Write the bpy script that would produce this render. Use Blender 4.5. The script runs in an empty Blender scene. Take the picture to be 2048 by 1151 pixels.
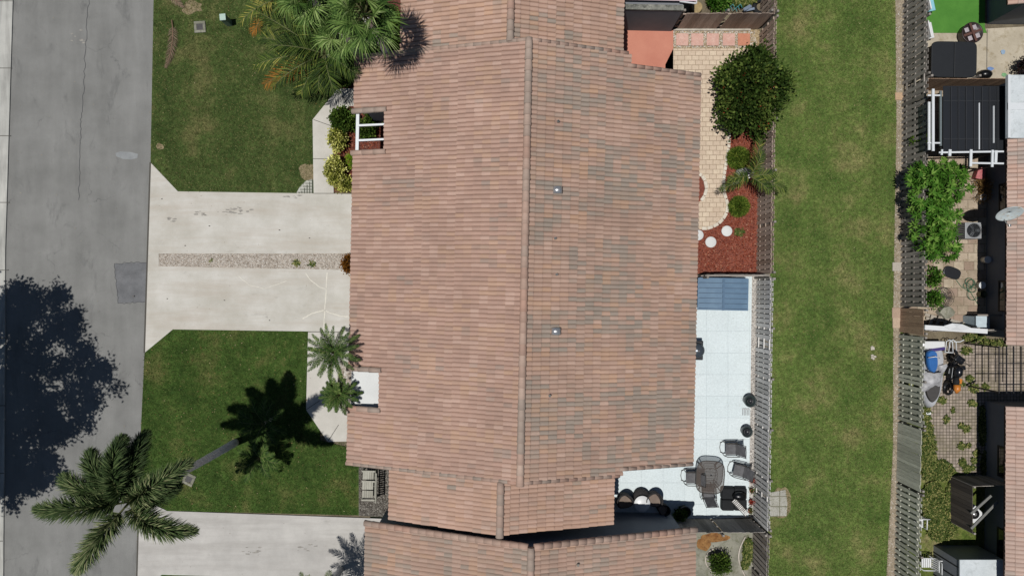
import bpy, math, random
import numpy as np
from mathutils import Vector, Matrix
R = math.radians
random.seed(7)
rng = np.random.default_rng(11)
scene = bpy.context.scene
COL = scene.collection

# ------------------------------------------------------------------ camera
H = 31.0            # drone height in metres
PM = 44.0           # photo pixels per metre on the ground
cam_d = bpy.data.cameras.new("camera")
cam_d.sensor_width = 36.0
cam_d.lens = 36.0 * H / (2048 / PM)
cam_d.clip_end = 2000
cam = bpy.data.objects.new("camera", cam_d)
cam.location = (0, 0, H)
COL.objects.link(cam)
scene.camera = cam
# ------------------------------------------------------------------ light
SX, SY = 0.216, 0.085          # shadow shift per metre of height (right, up the picture)
w = bpy.data.worlds.new("World")
scene.world = w
w.use_nodes = True
nt = w.node_tree
bg = nt.nodes['Background']
sky = nt.nodes.new('ShaderNodeTexSky')
sky.sky_type = 'NISHITA'
sky.sun_disc = False
sky.sun_elevation = math.atan(1 / math.hypot(SX, SY))
sky.sun_rotation = math.atan2(-SX, -SY)
sky.air_density = 1.0
sky.dust_density = 0.3
nt.links.new(sky.outputs[0], bg.inputs[0])
bg.inputs[1].default_value = 0.05
sd = bpy.data.lights.new("sun", 'SUN')
sd.energy = 5.0
sd.angle = R(0.5)
sd.color = (1.0, 0.97, 0.93)
so = bpy.data.objects.new("sun", sd)
so.rotation_euler = Vector((SX, SY, -1)).to_track_quat('-Z', 'Y').to_euler()
so.location = (-10, -4, 50)
COL.objects.link(so)
scene.view_settings.view_transform = 'Standard'
scene.view_settings.look = 'None'
scene.view_settings.exposure = -0.25
scene.view_settings.gamma = 1.0

# ------------------------------------------------------------------ helpers
def W(px, py, h=0.0):
    """ground-plan position of something the photo shows at pixel px,py and that stands h metres high"""
    f = (1 - h / H) / PM
    return Vector(((px - 1024) * f, (575.5 - py) * f, h))

def lin(c):
    return c / 12.92 if c <= 0.04045 else ((c + 0.055) / 1.055) ** 2.4

def D(r, g, b, k=1.38):
    return (min(lin(r / 255) / k, .9), min(lin(g / 255) / k, .9), min(lin(b / 255) / k, .9), 1)

OFF = {}

def tag(o, label=None, cat=None, group=None, kind=None):
    if label: o['label'] = label
    if cat: o['category'] = cat
    if group: o['group'] = group
    if kind: o['kind'] = kind
    return o

def thing(name, label, cat, loc=(0, 0, 0), rz=0, group=None):
    o = bpy.data.objects.new(name, None)
    COL.objects.link(o)
    o.empty_display_size = .2
    o.location = loc
    o.rotation_euler = (0, 0, rz)
    tag(o, label, cat, group)
    return o

class MB:
    def __init__(s):
        s.v = []; s.f = []; s.uv = []; s.sm = []; s.cur = (0.5, 0.5)
    def face(s, idx, smooth=False):
        s.f.append(idx); s.uv.append(s.cur); s.sm.append(smooth)
    def add(s, vs):
        n = len(s.v); s.v.extend([tuple(v) for v in vs]); return n
    def box(s, c, d, rz=0, m=None):
        x, y, z = [k / 2 for k in d]
        vs = [Vector((a * x, b * y, e * z)) for e in (-1, 1) for a, b in ((-1, -1), (1, -1), (1, 1), (-1, 1))]
        if m is not None: vs = [m @ v for v in vs]
        elif rz:
            q = Matrix.Rotation(rz, 3, 'Z'); vs = [q @ v for v in vs]
        c = Vector(c)
        n = s.add([v + c for v in vs])
        for q in ((0, 3, 2, 1), (4, 5, 6, 7), (0, 1, 5, 4), (1, 2, 6, 5), (2, 3, 7, 6), (3, 0, 4, 7)):
            s.face([n + i for i in q])
        return s
    def bar(s, a, b, wd, ht, up=(0, 0, 1)):
        a = Vector(a); b = Vector(b); d = (b - a); L = d.length
        if L < 1e-6: return s
        d.normalize(); up = Vector(up)
        if abs(d.dot(up)) > .98: up = Vector((1, 0, 0))
        sd_ = d.cross(up).normalized(); u2 = sd_.cross(d).normalized()
        m = Matrix((d, sd_, u2)).transposed()
        return s.box((a + b) / 2, (L, wd, ht), m=m)
    def prism(s, poly, z0, z1):
        p = [(v[0], v[1]) for v in poly]
        ar = sum(p[i][0] * p[(i + 1) % len(p)][1] - p[(i + 1) % len(p)][0] * p[i][1] for i in range(len(p)))
        if ar < 0: p = p[::-1]
        k = len(p)
        n = s.add([(x, y, z0) for x, y in p] + [(x, y, z1) for x, y in p])
        s.face([n + i for i in range(k)][::-1]); s.face([n + k + i for i in range(k)])
        for i in range(k):
            j = (i + 1) % k
            s.face([n + i, n + j, n + k + j, n + k + i])
        return s
    def sheet(s, poly, z):
        p = [(v[0], v[1]) for v in poly]
        ar = sum(p[i][0] * p[(i + 1) % len(p)][1] - p[(i + 1) % len(p)][0] * p[i][1] for i in range(len(p)))
        if ar < 0: p = p[::-1]
        n = s.add([(x, y, z) for x, y in p]); s.face([n + i for i in range(len(p))]); return s
    def tube(s, pts, r, seg=8, cap=True):
        pts = [Vector(p) for p in pts]
        rs = r if isinstance(r, (list, tuple)) else [r] * len(pts)
        rings = []; prev = None
        for i, p in enumerate(pts):
            d = (pts[min(i + 1, len(pts) - 1)] - pts[max(i - 1, 0)]).normalized()
            if prev is None:
                a = Vector((0, 0, 1)) if abs(d.z) < .9 else Vector((1, 0, 0))
                x = d.cross(a).normalized()
            else:
                x = (prev - d * prev.dot(d)).normalized()
            prev = x; y = d.cross(x)
            rings.append(s.add([p + (x * math.cos(2 * math.pi * k / seg) + y * math.sin(2 * math.pi * k / seg)) * rs[i] for k in range(seg)]))
        for i in range(len(rings) - 1):
            for k in range(seg):
                j = (k + 1) % seg
                s.face([rings[i] + k, rings[i] + j, rings[i + 1] + j, rings[i + 1] + k], True)
        if cap:
            s.face([rings[0] + k for k in range(seg)][::-1]); s.face([rings[-1] + k for k in range(seg)])
        return s
    def lathe(s, prof, c=(0, 0, 0), seg=24, smooth=True, sx=1, sy=1):
        c = Vector(c); rings = []
        for r, z in prof:
            rings.append(s.add([c + Vector((sx * r * math.cos(2 * math.pi * k / seg), sy * r * math.sin(2 * math.pi * k / seg), z)) for k in range(seg)]))
        for i in range(len(rings) - 1):
            for k in range(seg):
                j = (k + 1) % seg
                s.face([rings[i] + k, rings[i] + j, rings[i + 1] + j, rings[i + 1] + k], smooth)
        if prof[0][0] > 1e-4: s.face([rings[0] + k for k in range(seg)][::-1])
        if prof[-1][0] > 1e-4: s.face([rings[-1] + k for k in range(seg)])
        return s
    def build(s, name, mat, parent=None, world=True, bevel=0):
        me = bpy.data.meshes.new(name)
        vs = s.v
        if parent is not None and world:
            r = parent
            while r.parent: r = r.parent
            L = r.location
            if r.rotation_euler.z:
                q = Matrix.Rotation(-r.rotation_euler.z, 3, 'Z')
                vs = [tuple(q @ (Vector(v) - L)) for v in vs]
            else:
                vs = [(v[0] - L.x, v[1] - L.y, v[2] - L.z) for v in vs]
        me.from_pydata(vs, [], s.f)
        uvl = me.uv_layers.new(name='UVMap')
        arr = np.repeat(np.array(s.uv, dtype=np.float32).reshape(-1, 2), [len(f) for f in s.f], axis=0)
        uvl.data.foreach_set('uv', arr.ravel())
        me.polygons.foreach_set('use_smooth', s.sm)
        me.materials.append(mat)
        me.update()
        o = bpy.data.objects.new(name, me)
        COL.objects.link(o)
        if parent is not None: o.parent = parent
        if bevel:
            b = o.modifiers.new('bevel', 'BEVEL'); b.width = bevel; b.segments = 2; b.limit_method = 'ANGLE'
        return o

def struct(o):
    o['kind'] = 'structure'; return o

def copy_tree(o, parent=None):
    c = o.copy(); COL.objects.link(c)
    if parent is not None: c.parent = parent
    for ch in list(o.children):
        copy_tree(ch, c)
    return c

def smoothpoly(pts, n=5):
    """Catmull-Rom through points, closed"""
    out = []; k = len(pts)
    P = [Vector((p[0], p[1])) for p in pts]
    for i in range(k):
        a, b, c, d = P[i - 1], P[i], P[(i + 1) % k], P[(i + 2) % k]
        for j in range(n):
            t = j / n
            out.append(.5 * ((2 * b) + (c - a) * t + (2 * a - 5 * b + 4 * c - d) * t * t + (3 * b - 3 * c + d - a) * t ** 3))
    return out

def blob(px, py, rx, ry, n=14, jit=.25):
    return [(px + math.cos(2 * math.pi * i / n) * rx * (1 + random.uniform(-jit, jit)), py + math.sin(2 * math.pi * i / n) * ry * (1 + random.uniform(-jit, jit))) for i in range(n)]

def wp(pts, h=0):
    return [W(x, y, h) for x, y in pts]

# ------------------------------------------------------------------ materials
MATS = {}
def node_mat(name):
    m = bpy.data.materials.new(name); m.use_nodes = True
    n = m.node_tree
    return m, n, n.nodes['Principled BSDF']

def coords(n, kind='Object', scale=(1, 1, 1), rot=0):
    tc = n.nodes.new('ShaderNodeTexCoord'); mp = n.nodes.new('ShaderNodeMapping')
    mp.inputs['Scale'].default_value = scale; mp.inputs['Rotation'].default_value = (0, 0, rot)
    n.links.new(tc.outputs[kind], mp.inputs[0]); return mp.outputs[0]

def noise(n, co, scale, detail=4, rough=.6, dist=0):
    t = n.nodes.new('ShaderNodeTexNoise'); t.inputs['Scale'].default_value = scale
    t.inputs['Detail'].default_value = detail; t.inputs['Roughness'].default_value = rough
    t.inputs['Distortion'].default_value = dist
    n.links.new(co, t.inputs['Vector']); return t.outputs['Fac']

def ramp(n, fac, stops, interp='LINEAR'):
    r = n.nodes.new('ShaderNodeValToRGB'); e = r.color_ramp; e.interpolation = interp
    e.elements[0].position = stops[0][0]; e.elements[0].color = stops[0][1]
    e.elements[1].position = stops[-1][0]; e.elements[1].color = stops[-1][1]
    for p, c in stops[1:-1]:
        q = e.elements.new(p); q.color = c
    n.links.new(fac, r.inputs[0]); return r.outputs[0]

def mix(n, a, b, fac, mode='MIX'):
    m = n.nodes.new('ShaderNodeMix'); m.data_type = 'RGBA'; m.blend_type = mode
    for sock, v in ((m.inputs[6], a), (m.inputs[7], b), (m.inputs[0], fac)):
        if isinstance(v, (int, float)): sock.default_value = v
        elif isinstance(v, tuple): sock.default_value = v
        else: n.links.new(v, sock)
    return m.outputs[2]

def bump(n, p, h, strength=.3, dist=.02):
    b = n.nodes.new('ShaderNodeBump'); b.inputs['Strength'].default_value = strength
    b.inputs['Distance'].default_value = dist
    n.links.new(h, b.inputs['Height']); n.links.new(b.outputs[0], p.inputs['Normal'])

G = lambda v: (v, v, v, 1)

def mottled(name, c1, c2, s1=1.2, c3=None, s2=30, amt=.35, rough=.85, bstr=.15, bscale=60, stretch=(1, 1, 1), stain=None, spec=.3, metal=0, rot=0):
    if name in MATS: return MATS[name]
    m, n, p = node_mat(name)
    co = coords(n, scale=stretch, rot=rot); co2 = coords(n)
    a = noise(n, co, s1, 6, .62)
    col = ramp(n, a, [(.33, c1), (.67, c2)])
    if c3: col = mix(n, col, c3, ramp(n, noise(n, co2, s1 * 2.7, 5, .7), [(.52, G(0)), (.68, G(.8))]))
    if stain:
        col = mix(n, col, stain, ramp(n, noise(n, co2, .35, 7, .72, .4), [(.56, G(0)), (.7, G(.75))]))
    f = noise(n, co2, s2, 3, .8)
    col = mix(n, col, ramp(n, f, [(.3, G(1 - amt)), (.7, G(1 + amt))]), 1.0, 'MULTIPLY')
    n.links.new(col, p.inputs['Base Color'])
    p.inputs['Roughness'].default_value = rough
    p.inputs['Specular IOR Level'].default_value = spec
    p.inputs['Metallic'].default_value = metal
    if bstr: bump(n, p, noise(n, co2, bscale, 3, .7), bstr)
    MATS[name] = m; return m

def plain(name, c, rough=.5, metal=0, spec=.4, var=.12, scale=8):
    if name in MATS: return MATS[name]
    m, n, p = node_mat(name)
    f = noise(n, coords(n), scale, 5, .7)
    col = mix(n, c, ramp(n, f, [(.3, G(1 - var)), (.7, G(1 + var))]), 1.0, 'MULTIPLY')
    n.links.new(col, p.inputs['Base Color'])
    p.inputs['Roughness'].default_value = rough; p.inputs['Metallic'].default_value = metal
    p.inputs['Specular IOR Level'].default_value = spec
    MATS[name] = m; return m

def bricky(name, c1, c2, mortar, bw, rh, ms=.012, offset=.5, rough=.85, dirt=None, rot=0, dirtamt=.6, shift=(0, 0, 0)):
    m, n, p = node_mat(name)
    co = coords(n, rot=rot)
    b = n.nodes.new('ShaderNodeTexBrick'); b.offset = offset
    b.inputs['Scale'].default_value = 1; b.inputs['Brick Width'].default_value = bw; b.inputs['Row Height'].default_value = rh
    b.inputs['Mortar Size'].default_value = ms; b.inputs['Color1'].default_value = c1; b.inputs['Color2'].default_value = c2
    b.inputs['Mortar'].default_value = mortar; b.inputs['Bias'].default_value = 0; b.inputs['Mortar Smooth'].default_value = .2
    n.links.new(co, b.inputs['Vector'])
    col = b.outputs['Color']
    if dirt: col = mix(n, col, dirt, ramp(n, noise(n, co, .9, 7, .7), [(.45, G(0)), (.7, G(dirtamt))]))
    col = mix(n, col, ramp(n, noise(n, co, 14, 4, .8), [(.3, G(.86)), (.7, G(1.14))]), 1.0, 'MULTIPLY')
    n.links.new(col, p.inputs['Base Color']); p.inputs['Roughness'].default_value = rough
    p.inputs['Specular IOR Level'].default_value = .25
    inv = n.nodes.new('ShaderNodeMath'); inv.operation = 'SUBTRACT'; inv.inputs[0].default_value = 1
    n.links.new(b.outputs['Fac'], inv.inputs[1]); bump(n, p, inv.outputs[0], .5, .01)
    return m

def leafmat(name, stops, rough=.5, transl=.0, spec=.35):
    rough = max(rough, .65); spec = min(spec, .07)
    """colour by the leaf's own random number kept in its UV"""
    m, n, p = node_mat(name)
    tc = n.nodes.new('ShaderNodeTexCoord'); sp = n.nodes.new('ShaderNodeSeparateXYZ')
    n.links.new(tc.outputs['UV'], sp.inputs[0])
    col = ramp(n, sp.outputs[0], stops)
    col = mix(n, col, ramp(n, noise(n, coords(n), 40, 2), [(.3, G(.8)), (.7, G(1.2))]), 1.0, 'MULTIPLY')
    n.links.new(col, p.inputs['Base Color']); p.inputs['Roughness'].default_value = rough
    p.inputs['Specular IOR Level'].default_value = spec
    if transl:
        out = n.nodes['Material Output']
        t = n.nodes.new('ShaderNodeBsdfTranslucent'); n.links.new(col, t.inputs[0])
        mx = n.nodes.new('ShaderNodeMixShader'); mx.inputs[0].default_value = transl
        n.links.new(p.outputs[0], mx.inputs[1]); n.links.new(t.outputs[0], mx.inputs[2]); n.links.new(mx.outputs[0], out.inputs[0])
    return m

def dark_(c): return (c[0] * .87, c[1] * .88, c[2] * .89, 1)

def tilemat(name, base, grey, orange, light, grey_at=.62, gscale=(.16, .1)):
    m, n, p = node_mat(name)
    tc = n.nodes.new('ShaderNodeTexCoord'); mp = n.nodes.new('ShaderNodeMapping')
    n.links.new(tc.outputs['UV'], mp.inputs[0]); mp.inputs['Scale'].default_value = (gscale[0], gscale[1], 1)
    wn = n.nodes.new('ShaderNodeTexWhiteNoise'); wn.noise_dimensions = '2D'
    n.links.new(tc.outputs['UV'], wn.inputs['Vector'])
    sc = n.nodes.new('ShaderNodeSeparateColor'); n.links.new(wn.outputs['Color'], sc.inputs[0])
    col = ramp(n, sc.outputs[0], [(0, dark_(base)), (.18, base), (.5, base), (.7, light), (.84, base), (.93, dark_(base)), (1, orange)])
    cl = noise(n, mp.outputs[0], 1.0, 3, .6)
    a = n.nodes.new('ShaderNodeMath'); a.operation = 'MULTIPLY_ADD'
    n.links.new(sc.outputs[1], a.inputs[0]); a.inputs[1].default_value = .26; n.links.new(cl, a.inputs[2])
    col = mix(n, col, grey, ramp(n, a.outputs[0], [(grey_at, G(0)), (grey_at + .1, G(.9))]))
    cl2 = noise(n, mp.outputs[0], 1.7, 2, .5)
    b_ = n.nodes.new('ShaderNodeMath'); b_.operation = 'MULTIPLY_ADD'
    n.links.new(sc.outputs[2], b_.inputs[0]); b_.inputs[1].default_value = .3; n.links.new(cl2, b_.inputs[2])
    col = mix(n, col, orange, ramp(n, b_.outputs[0], [(.74, G(0)), (.85, G(.75))]))
    # streaky weathering along each tile
    st = noise(n, coords(n, scale=(1.2, 26, 1)), 2.2, 4, .7)
    col = mix(n, col, ramp(n, st, [(.25, G(.85)), (.75, G(1.14))]), 1.0, 'MULTIPLY')
    big = noise(n, coords(n), .5, 5, .65)
    col = mix(n, col, ramp(n, big, [(.3, G(.9)), (.7, G(1.1))]), 1.0, 'MULTIPLY')
    n.links.new(col, p.inputs['Base Color']); p.inputs['Roughness'].default_value = .8
    p.inputs['Specular IOR Level'].default_value = .25
    bump(n, p, noise(n, coords(n), 50, 3, .7), .2, .01)
    return m

def grassmat(name, dark, mid, dry, dryat=.56, s=.45):
    m, n, p = node_mat(name)
    co = coords(n)
    a = noise(n, co, s, 7, .68, .2)
    col = ramp(n, a, [(.33, dark), (.52, mid), (dryat + .12, dry)])
    col = mix(n, col, dry, ramp(n, noise(n, co, 3.2, 5, .75), [(.55, G(0)), (.75, G(.5))]))
    w_ = noise(n, coords(n, scale=(1, .07, 1)), 1.7, 3, .6)
    col = mix(n, col, ramp(n, w_, [(.3, G(.88)), (.7, G(1.12))]), 1.0, 'MULTIPLY')
    q = noise(n, co, 5.5, 4, .7)
    col = mix(n, col, ramp(n, q, [(.3, G(.66)), (.7, G(1.38))]), 1.0, 'MULTIPLY')
    f = noise(n, co, 14, 5, .85)
    col = mix(n, col, ramp(n, f, [(.28, G(.5)), (.72, G(1.6))]), 1.0, 'MULTIPLY')
    n.links.new(col, p.inputs['Base Color']); p.inputs['Roughness'].default_value = .95
    p.inputs['Specular IOR Level'].default_value = .1
    bump(n, p, f, .6, .04)
    return m

def asphalt(name):
    m, n, p = node_mat(name)
    co = coords(n); cs = coords(n, scale=(1, .12, 1))
    a = noise(n, co, .5, 7, .65)
    col = ramp(n, a, [(.3, D(122, 122, 119)), (.7, D(142, 142, 139))])
    lanes = noise(n, cs, 1.6, 4, .6)
    col = mix(n, col, ramp(n, lanes, [(.3, G(.9)), (.7, G(1.08))]), 1.0, 'MULTIPLY')
    # dark oily edge blotches
    bl = noise(n, coords(n, scale=(1.3, .5, 1)), .7, 6, .7, .5)
    col = mix(n, col, D(98, 98, 97), ramp(n, bl, [(.57, G(0)), (.72, G(.7))]))
    # cracks
    v = n.nodes.new('ShaderNodeTexVoronoi'); v.feature = 'DISTANCE_TO_EDGE'; v.inputs['Scale'].default_value = .33
    ad = n.nodes.new('ShaderNodeMixRGB'); ad.blend_type = 'ADD'; ad.inputs[0].default_value = .9
    nz = n.nodes.new('ShaderNodeTexNoise'); nz.inputs['Scale'].default_value = 1.3; nz.inputs['Detail'].default_value = 8; nz.inputs['Roughness'].default_value = .7
    n.links.new(co, nz.inputs['Vector']); n.links.new(co, ad.inputs[1]); n.links.new(nz.outputs['Color'], ad.inputs[2]); n.links.new(ad.outputs[0], v.inputs['Vector'])
    ck = ramp(n, v.outputs['Distance'], [(0, G(1)), (.006, G(0))])
    ck = mix(n, G(0), ck, ramp(n, noise(n, co, .45, 3), [(.5, G(0)), (.62, G(.6))]))
    col = mix(n, col, D(70, 70, 72), ck)
    sp = noise(n, co, 45, 3, .85)
    col = mix(n, col, ramp(n, sp, [(.25, G(.72)), (.75, G(1.28))]), 1.0, 'MULTIPLY')
    n.links.new(col, p.inputs['Base Color']); p.inputs['Roughness'].default_value = .9; p.inputs['Specular IOR Level'].default_value = .2
    bump(n, p, sp, .3, .01)
    return m

def concrete(name, c1, c2, stainc, along='x', amt=.08):
    m, n, p = node_mat(name)
    co = coords(n)
    st = coords(n, scale=(.16, 1.6, 1) if along == 'x' else (1.6, .16, 1))
    col = ramp(n, noise(n, co, .6, 7, .66), [(.34, c1), (.66, c2)])
    col = mix(n, col, stainc, ramp(n, noise(n, st, 1.1, 6, .7, .2), [(.46, G(0)), (.7, G(.7))]))
    dk = noise(n, coords(n, scale=(1, 2.2, 1)), 1.0, 8, .78, .3)
    col = mix(n, col, D(150, 146, 138), ramp(n, dk, [(.60, G(0)), (.74, G(.55))]))
    sp = noise(n, co, 40, 4, .85)
    col = mix(n, col, ramp(n, sp, [(.25, G(1 - amt)), (.75, G(1 + amt))]), 1.0, 'MULTIPLY')
    n.links.new(col, p.inputs['Base Color']); p.inputs['Roughness'].default_value = .85; p.inputs['Specular IOR Level'].default_value = .25
    bump(n, p, sp, .15, .005)
    return m

def woodmat(name, c1, c2, axis=2, rough=.9):
    """plank material: each plank's own tone from its UV, grain along the plank"""
    m, n, p = node_mat(name)
    tc = n.nodes.new('ShaderNodeTexCoord'); sp = n.nodes.new('ShaderNodeSeparateXYZ')
    n.links.new(tc.outputs['UV'], sp.inputs[0])
    col = ramp(n, sp.outputs[0], [(0, c1), (1, c2)])
    sc = [14, 14, 14]; sc[axis] = 1.2
    col = mix(n, col, ramp(n, noise(n, coords(n, scale=tuple(sc)), 2.5, 5, .75), [(.25, G(.62)), (.75, G(1.35))]), 1.0, 'MULTIPLY')
    n.links.new(col, p.inputs['Base Color']); p.inputs['Roughness'].default_value = rough
    p.inputs['Specular IOR Level'].default_value = .15
    return m

m_asphalt = asphalt('asphalt')
m_patch = mottled('asphalt_patch', D(102, 103, 105), D(122, 123, 125), 2, s2=50, amt=.3)
m_lpatch = mottled('cement_patch', D(138, 141, 142), D(152, 155, 155), 3, s2=50, amt=.15)
m_side = concrete('sidewalk_concrete', D(176, 176, 170), D(200, 199, 192), D(110, 108, 104), 'y', .12)
m_drive = concrete('driveway_concrete', D(190, 186, 175), D(212, 209, 201), D(186, 176, 162))
m_drive2 = concrete('driveway_concrete_grey', D(178, 175, 170), D(202, 199, 193), D(168, 164, 158))
m_walk = mottled('walkway_concrete', D(194, 190, 180), D(212, 208, 199), .9, s2=40, amt=.08, bstr=.1)
m_joint = plain('joint_dirt', D(85, 82, 76), .95)
m_white = mottled('white_concrete', D(218, 220, 218), D(232, 234, 232), .8, s2=30, amt=.05, bstr=.05)
m_lawn1 = grassmat('lawn_grass_front', D(50, 68, 32), D(70, 86, 44), D(112, 108, 70), .58, .6)
m_lawn2 = grassmat('lawn_grass_lush', D(46, 66, 28), D(64, 86, 38), D(98, 98, 58), .58, .7)
m_lawn3 = grassmat('lawn_grass_alley', D(70, 94, 42), D(94, 112, 56), D(130, 124, 82), .57, .55)
m_soil = mottled('soil', D(96, 86, 70), D(130, 120, 98), 1.0, s2=22, amt=.4)
m_far = grassmat('far_ground', D(60, 75, 35), D(80, 90, 45), D(110, 105, 70))
m_mulch = mottled('red_mulch', D(116, 62, 50), D(148, 86, 68), 5, D(92, 54, 42), 26, .55, bstr=.8, bscale=30)
m_mulchd = mottled('brown_mulch', D(88, 48, 38), D(120, 72, 60), 5, D(66, 44, 36), 26, .6, bstr=.8, bscale=30)
m_mulchg = mottled('grey_mulch', D(86, 82, 76), D(122, 116, 108), 6, D(60, 55, 50), 24, .6, bstr=.8, bscale=30)
m_grav = mottled('gravel_bed', D(150, 138, 124), D(196, 186, 174), 12, D(110, 92, 76), 18, .55, bstr=.8, bscale=26)
m_gravstrip = mottled('gravel_strip', D(140, 128, 108), D(168, 154, 134), 2.2, D(118, 108, 84), 24, .4, bstr=.6, bscale=26)
m_coral = mottled('coral_concrete', D(196, 128, 108), D(208, 142, 120), .7, s2=30, amt=.06, bstr=.05)
m_paver = bricky('cream_pavers', D(222, 204, 180), D(208, 188, 166), D(160, 140, 118), .32, .215, .012, .5, dirt=D(196, 172, 148), dirtamt=.3)
m_ptile = bricky('white_patio_tiles', D(216, 228, 230), D(221, 232, 234), D(202, 214, 217), .98, .98, .010, 0, .55, dirt=D(206, 217, 219), dirtamt=.5)
m_gridpav = bricky('weedy_grid_pavers', D(178, 164, 150), D(150, 138, 128), D(84, 76, 62), .145, .145, .012, 0, dirt=D(104, 100, 68), dirtamt=.55)
m_flag = bricky('mixed_flagstones', D(196, 182, 160), D(160, 138, 122), D(120, 110, 92), .46, .40, .012, .4, dirt=D(140, 128, 106), dirtamt=.8)
m_slabgrid = bricky('lawn_slab', D(182, 180, 170), D(168, 166, 158), D(120, 118, 100), .45, .45, .02, 0, dirt=D(120, 116, 96), dirtamt=.5)
m_ptconc = mottled('patio_concrete', D(176, 166, 146), D(200, 190, 170), .9, D(150, 136, 108), 30, .1, bstr=.1)
m_mossc = mottled('mossy_concrete', D(118, 118, 104), D(160, 158, 144), 1.4, D(92, 96, 66), 30, .2)
m_turf = mottled('artificial_turf', D(72, 128, 46), D(84, 140, 54), 1.5, s2=60, amt=.2, bstr=.3)
m_wallw = mottled('stucco_pale', D(150, 156, 164), D(165, 170, 176), .8, s2=60, amt=.06, spec=.2)
m_wallg = mottled('stucco_grey', D(120, 124, 130), D(135, 138, 142), .8, s2=60, amt=.06, spec=.2)
m_fascia = plain('fascia_paint', D(120, 105, 95), .7)
m_deck = plain('roof_underlay', D(90, 62, 50), .9)
m_tile = tilemat('roof_tiles', D(182, 152, 135), D(156, 145, 133), D(192, 157, 131), D(195, 166, 149), .63)
m_tilel = tilemat('roof_tiles_left', D(183, 151, 135), D(164, 146, 134), D(190, 157, 133), D(196, 166, 150), .76)  # left slope of the main roof: nearly the same clay, fewer grey tiles
m_tileb = tilemat('roof_tiles_neighbour', D(190, 157, 138), D(156, 146, 134), D(196, 160, 134), D(200, 170, 154), .70)
m_tilep = tilemat('roof_tiles_pale', D(194, 168, 154), D(170, 158, 148), D(202, 166, 148), D(204, 180, 166), .72)
m_ridge = tilemat('ridge_tiles', D(184, 156, 140), D(164, 150, 138), D(186, 148, 130), D(194, 170, 154), .6)
m_metalw = plain('white_painted_metal', D(222, 226, 228), .35, 0, .5, .04)
m_whitep = plain('white_plastic', D(226, 228, 228), .4, 0, .5, .04)
m_galv = plain('galvanised_metal', D(200, 200, 200), .3, .7, .5, .1)
m_darkm = plain('dark_metal', D(46, 46, 48), .45, .4)
m_black = plain('black_fabric', D(34, 36, 38), .8, 0, .2, .15)
m_blackp = plain('black_plastic', D(36, 38, 42), .4, 0, .4)
m_glass = plain('window_glass', D(30, 34, 40), .08, 0, .8, .02)
m_frond = leafmat('palm_leaf', [(0, D(22, 34, 14, 1.4)), (.45, D(50, 70, 28, 1.3)), (.8, D(88, 104, 44, 1.2)), (1, D(150, 142, 72, 1.1))]) or leafmat('unused_palm', [(0, D(52, 70, 34, 1.71)), (.5, D(80, 98, 48, 1.71)), (.85, D(112, 122, 66, 1.71)), (1, D(150, 138, 70, 1.71))], .4, .15)
m_fox = leafmat('foxtail_leaf', [(0, D(26, 38, 20, 1.3)), (.5, D(58, 76, 42, 1.2)), (.8, D(92, 104, 66, 1.1)), (1, D(140, 142, 104, 1.1))]) or leafmat('unused_fox', [(0, D(36, 52, 30, 1.71)), (.6, D(70, 86, 48, 1.71)), (1, D(118, 122, 84, 1.71))], .4, .1)
m_fan = leafmat('fan_palm_leaf', [(0, D(28, 44, 20, 1.4)), (.4, D(62, 88, 38, 1.2)), (.75, D(104, 128, 66, 1.1)), (1, D(160, 176, 116, 1.1))]) or leafmat('unused_fan', [(0, D(64, 88, 46, 1.44)), (.5, D(100, 124, 74, 1.44)), (1, D(150, 166, 110, 1.44))], .35, .15)
m_pyg = leafmat('date_palm_leaf', [(0, D(26, 42, 18, 1.3)), (.5, D(52, 76, 32, 1.2)), (.85, D(84, 104, 50, 1.1)), (1, D(124, 136, 78, 1.1))]) or leafmat('unused_date', [(0, D(56, 80, 34, 1.52)), (.6, D(98, 122, 58, 1.52)), (1, D(140, 150, 84, 1.52))], .4, .15)
m_dry = leafmat('dry_frond', [(0, D(70, 60, 30)), (.4, D(120, 84, 38)), (1, D(186, 124, 52))], .6, .1)
m_dead = leafmat('dead_leaf', [(0, D(96, 80, 66)), (1, D(160, 140, 120))], .8)
m_trunk = mottled('palm_trunk', (.5, .48, .46, 1), (.7, .68, .66, 1), 3, s2=18, amt=.3, stretch=(1, 1, 4))
m_bark = mottled('bark', D(84, 68, 52), D(110, 92, 72), 4, s2=18, amt=.3)
m_stem = plain('green_stem', D(104, 108, 66), .7)
m_shaft = plain('crown_shaft', D(96, 118, 66), .5)
m_wood = woodmat('weathered_grey_wood', (.40, .39, .37, 1), (.60, .585, .56, 1))
m_woodb = woodmat('weathered_brown_wood', (.24, .18, .14, 1), (.42, .34, .28, 1))
m_woodd = woodmat('dark_weathered_wood', (.17, .155, .135, 1), (.33, .30, .27, 1))
m_woodbr = woodmat('brown_boards', (.24, .16, .11, 1), (.32, .22, .15, 1))
m_woodg = woodmat('greenish_boards', (.34, .34, .28, 1), (.50, .50, .42, 1))
m_benchw = woodmat('bench_wood', D(160, 158, 146), D(184, 182, 170), 1)
m_blue = mottled('blue_sheet_metal', D(92, 120, 146), D(108, 136, 160), 1.6, s2=30, amt=.06, rough=.45, bstr=0)
m_stone = mottled('pale_stone', D(176, 168, 154), D(208, 200, 188), 3, s2=25, amt=.2)
m_rust = mottled('rusty_stain', D(120, 78, 38), D(168, 128, 78), 3, D(90, 56, 30), 25, .3)
m_pink = mottled('pink_roof_sheet', D(226, 196, 202), D(234, 206, 210), 1, s2=20, amt=.04, bstr=.02)
m_mildew = mottled('mildewed_concrete', D(90, 92, 86), D(150, 150, 140), 3, D(60, 62, 58), 25, .3)
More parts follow.
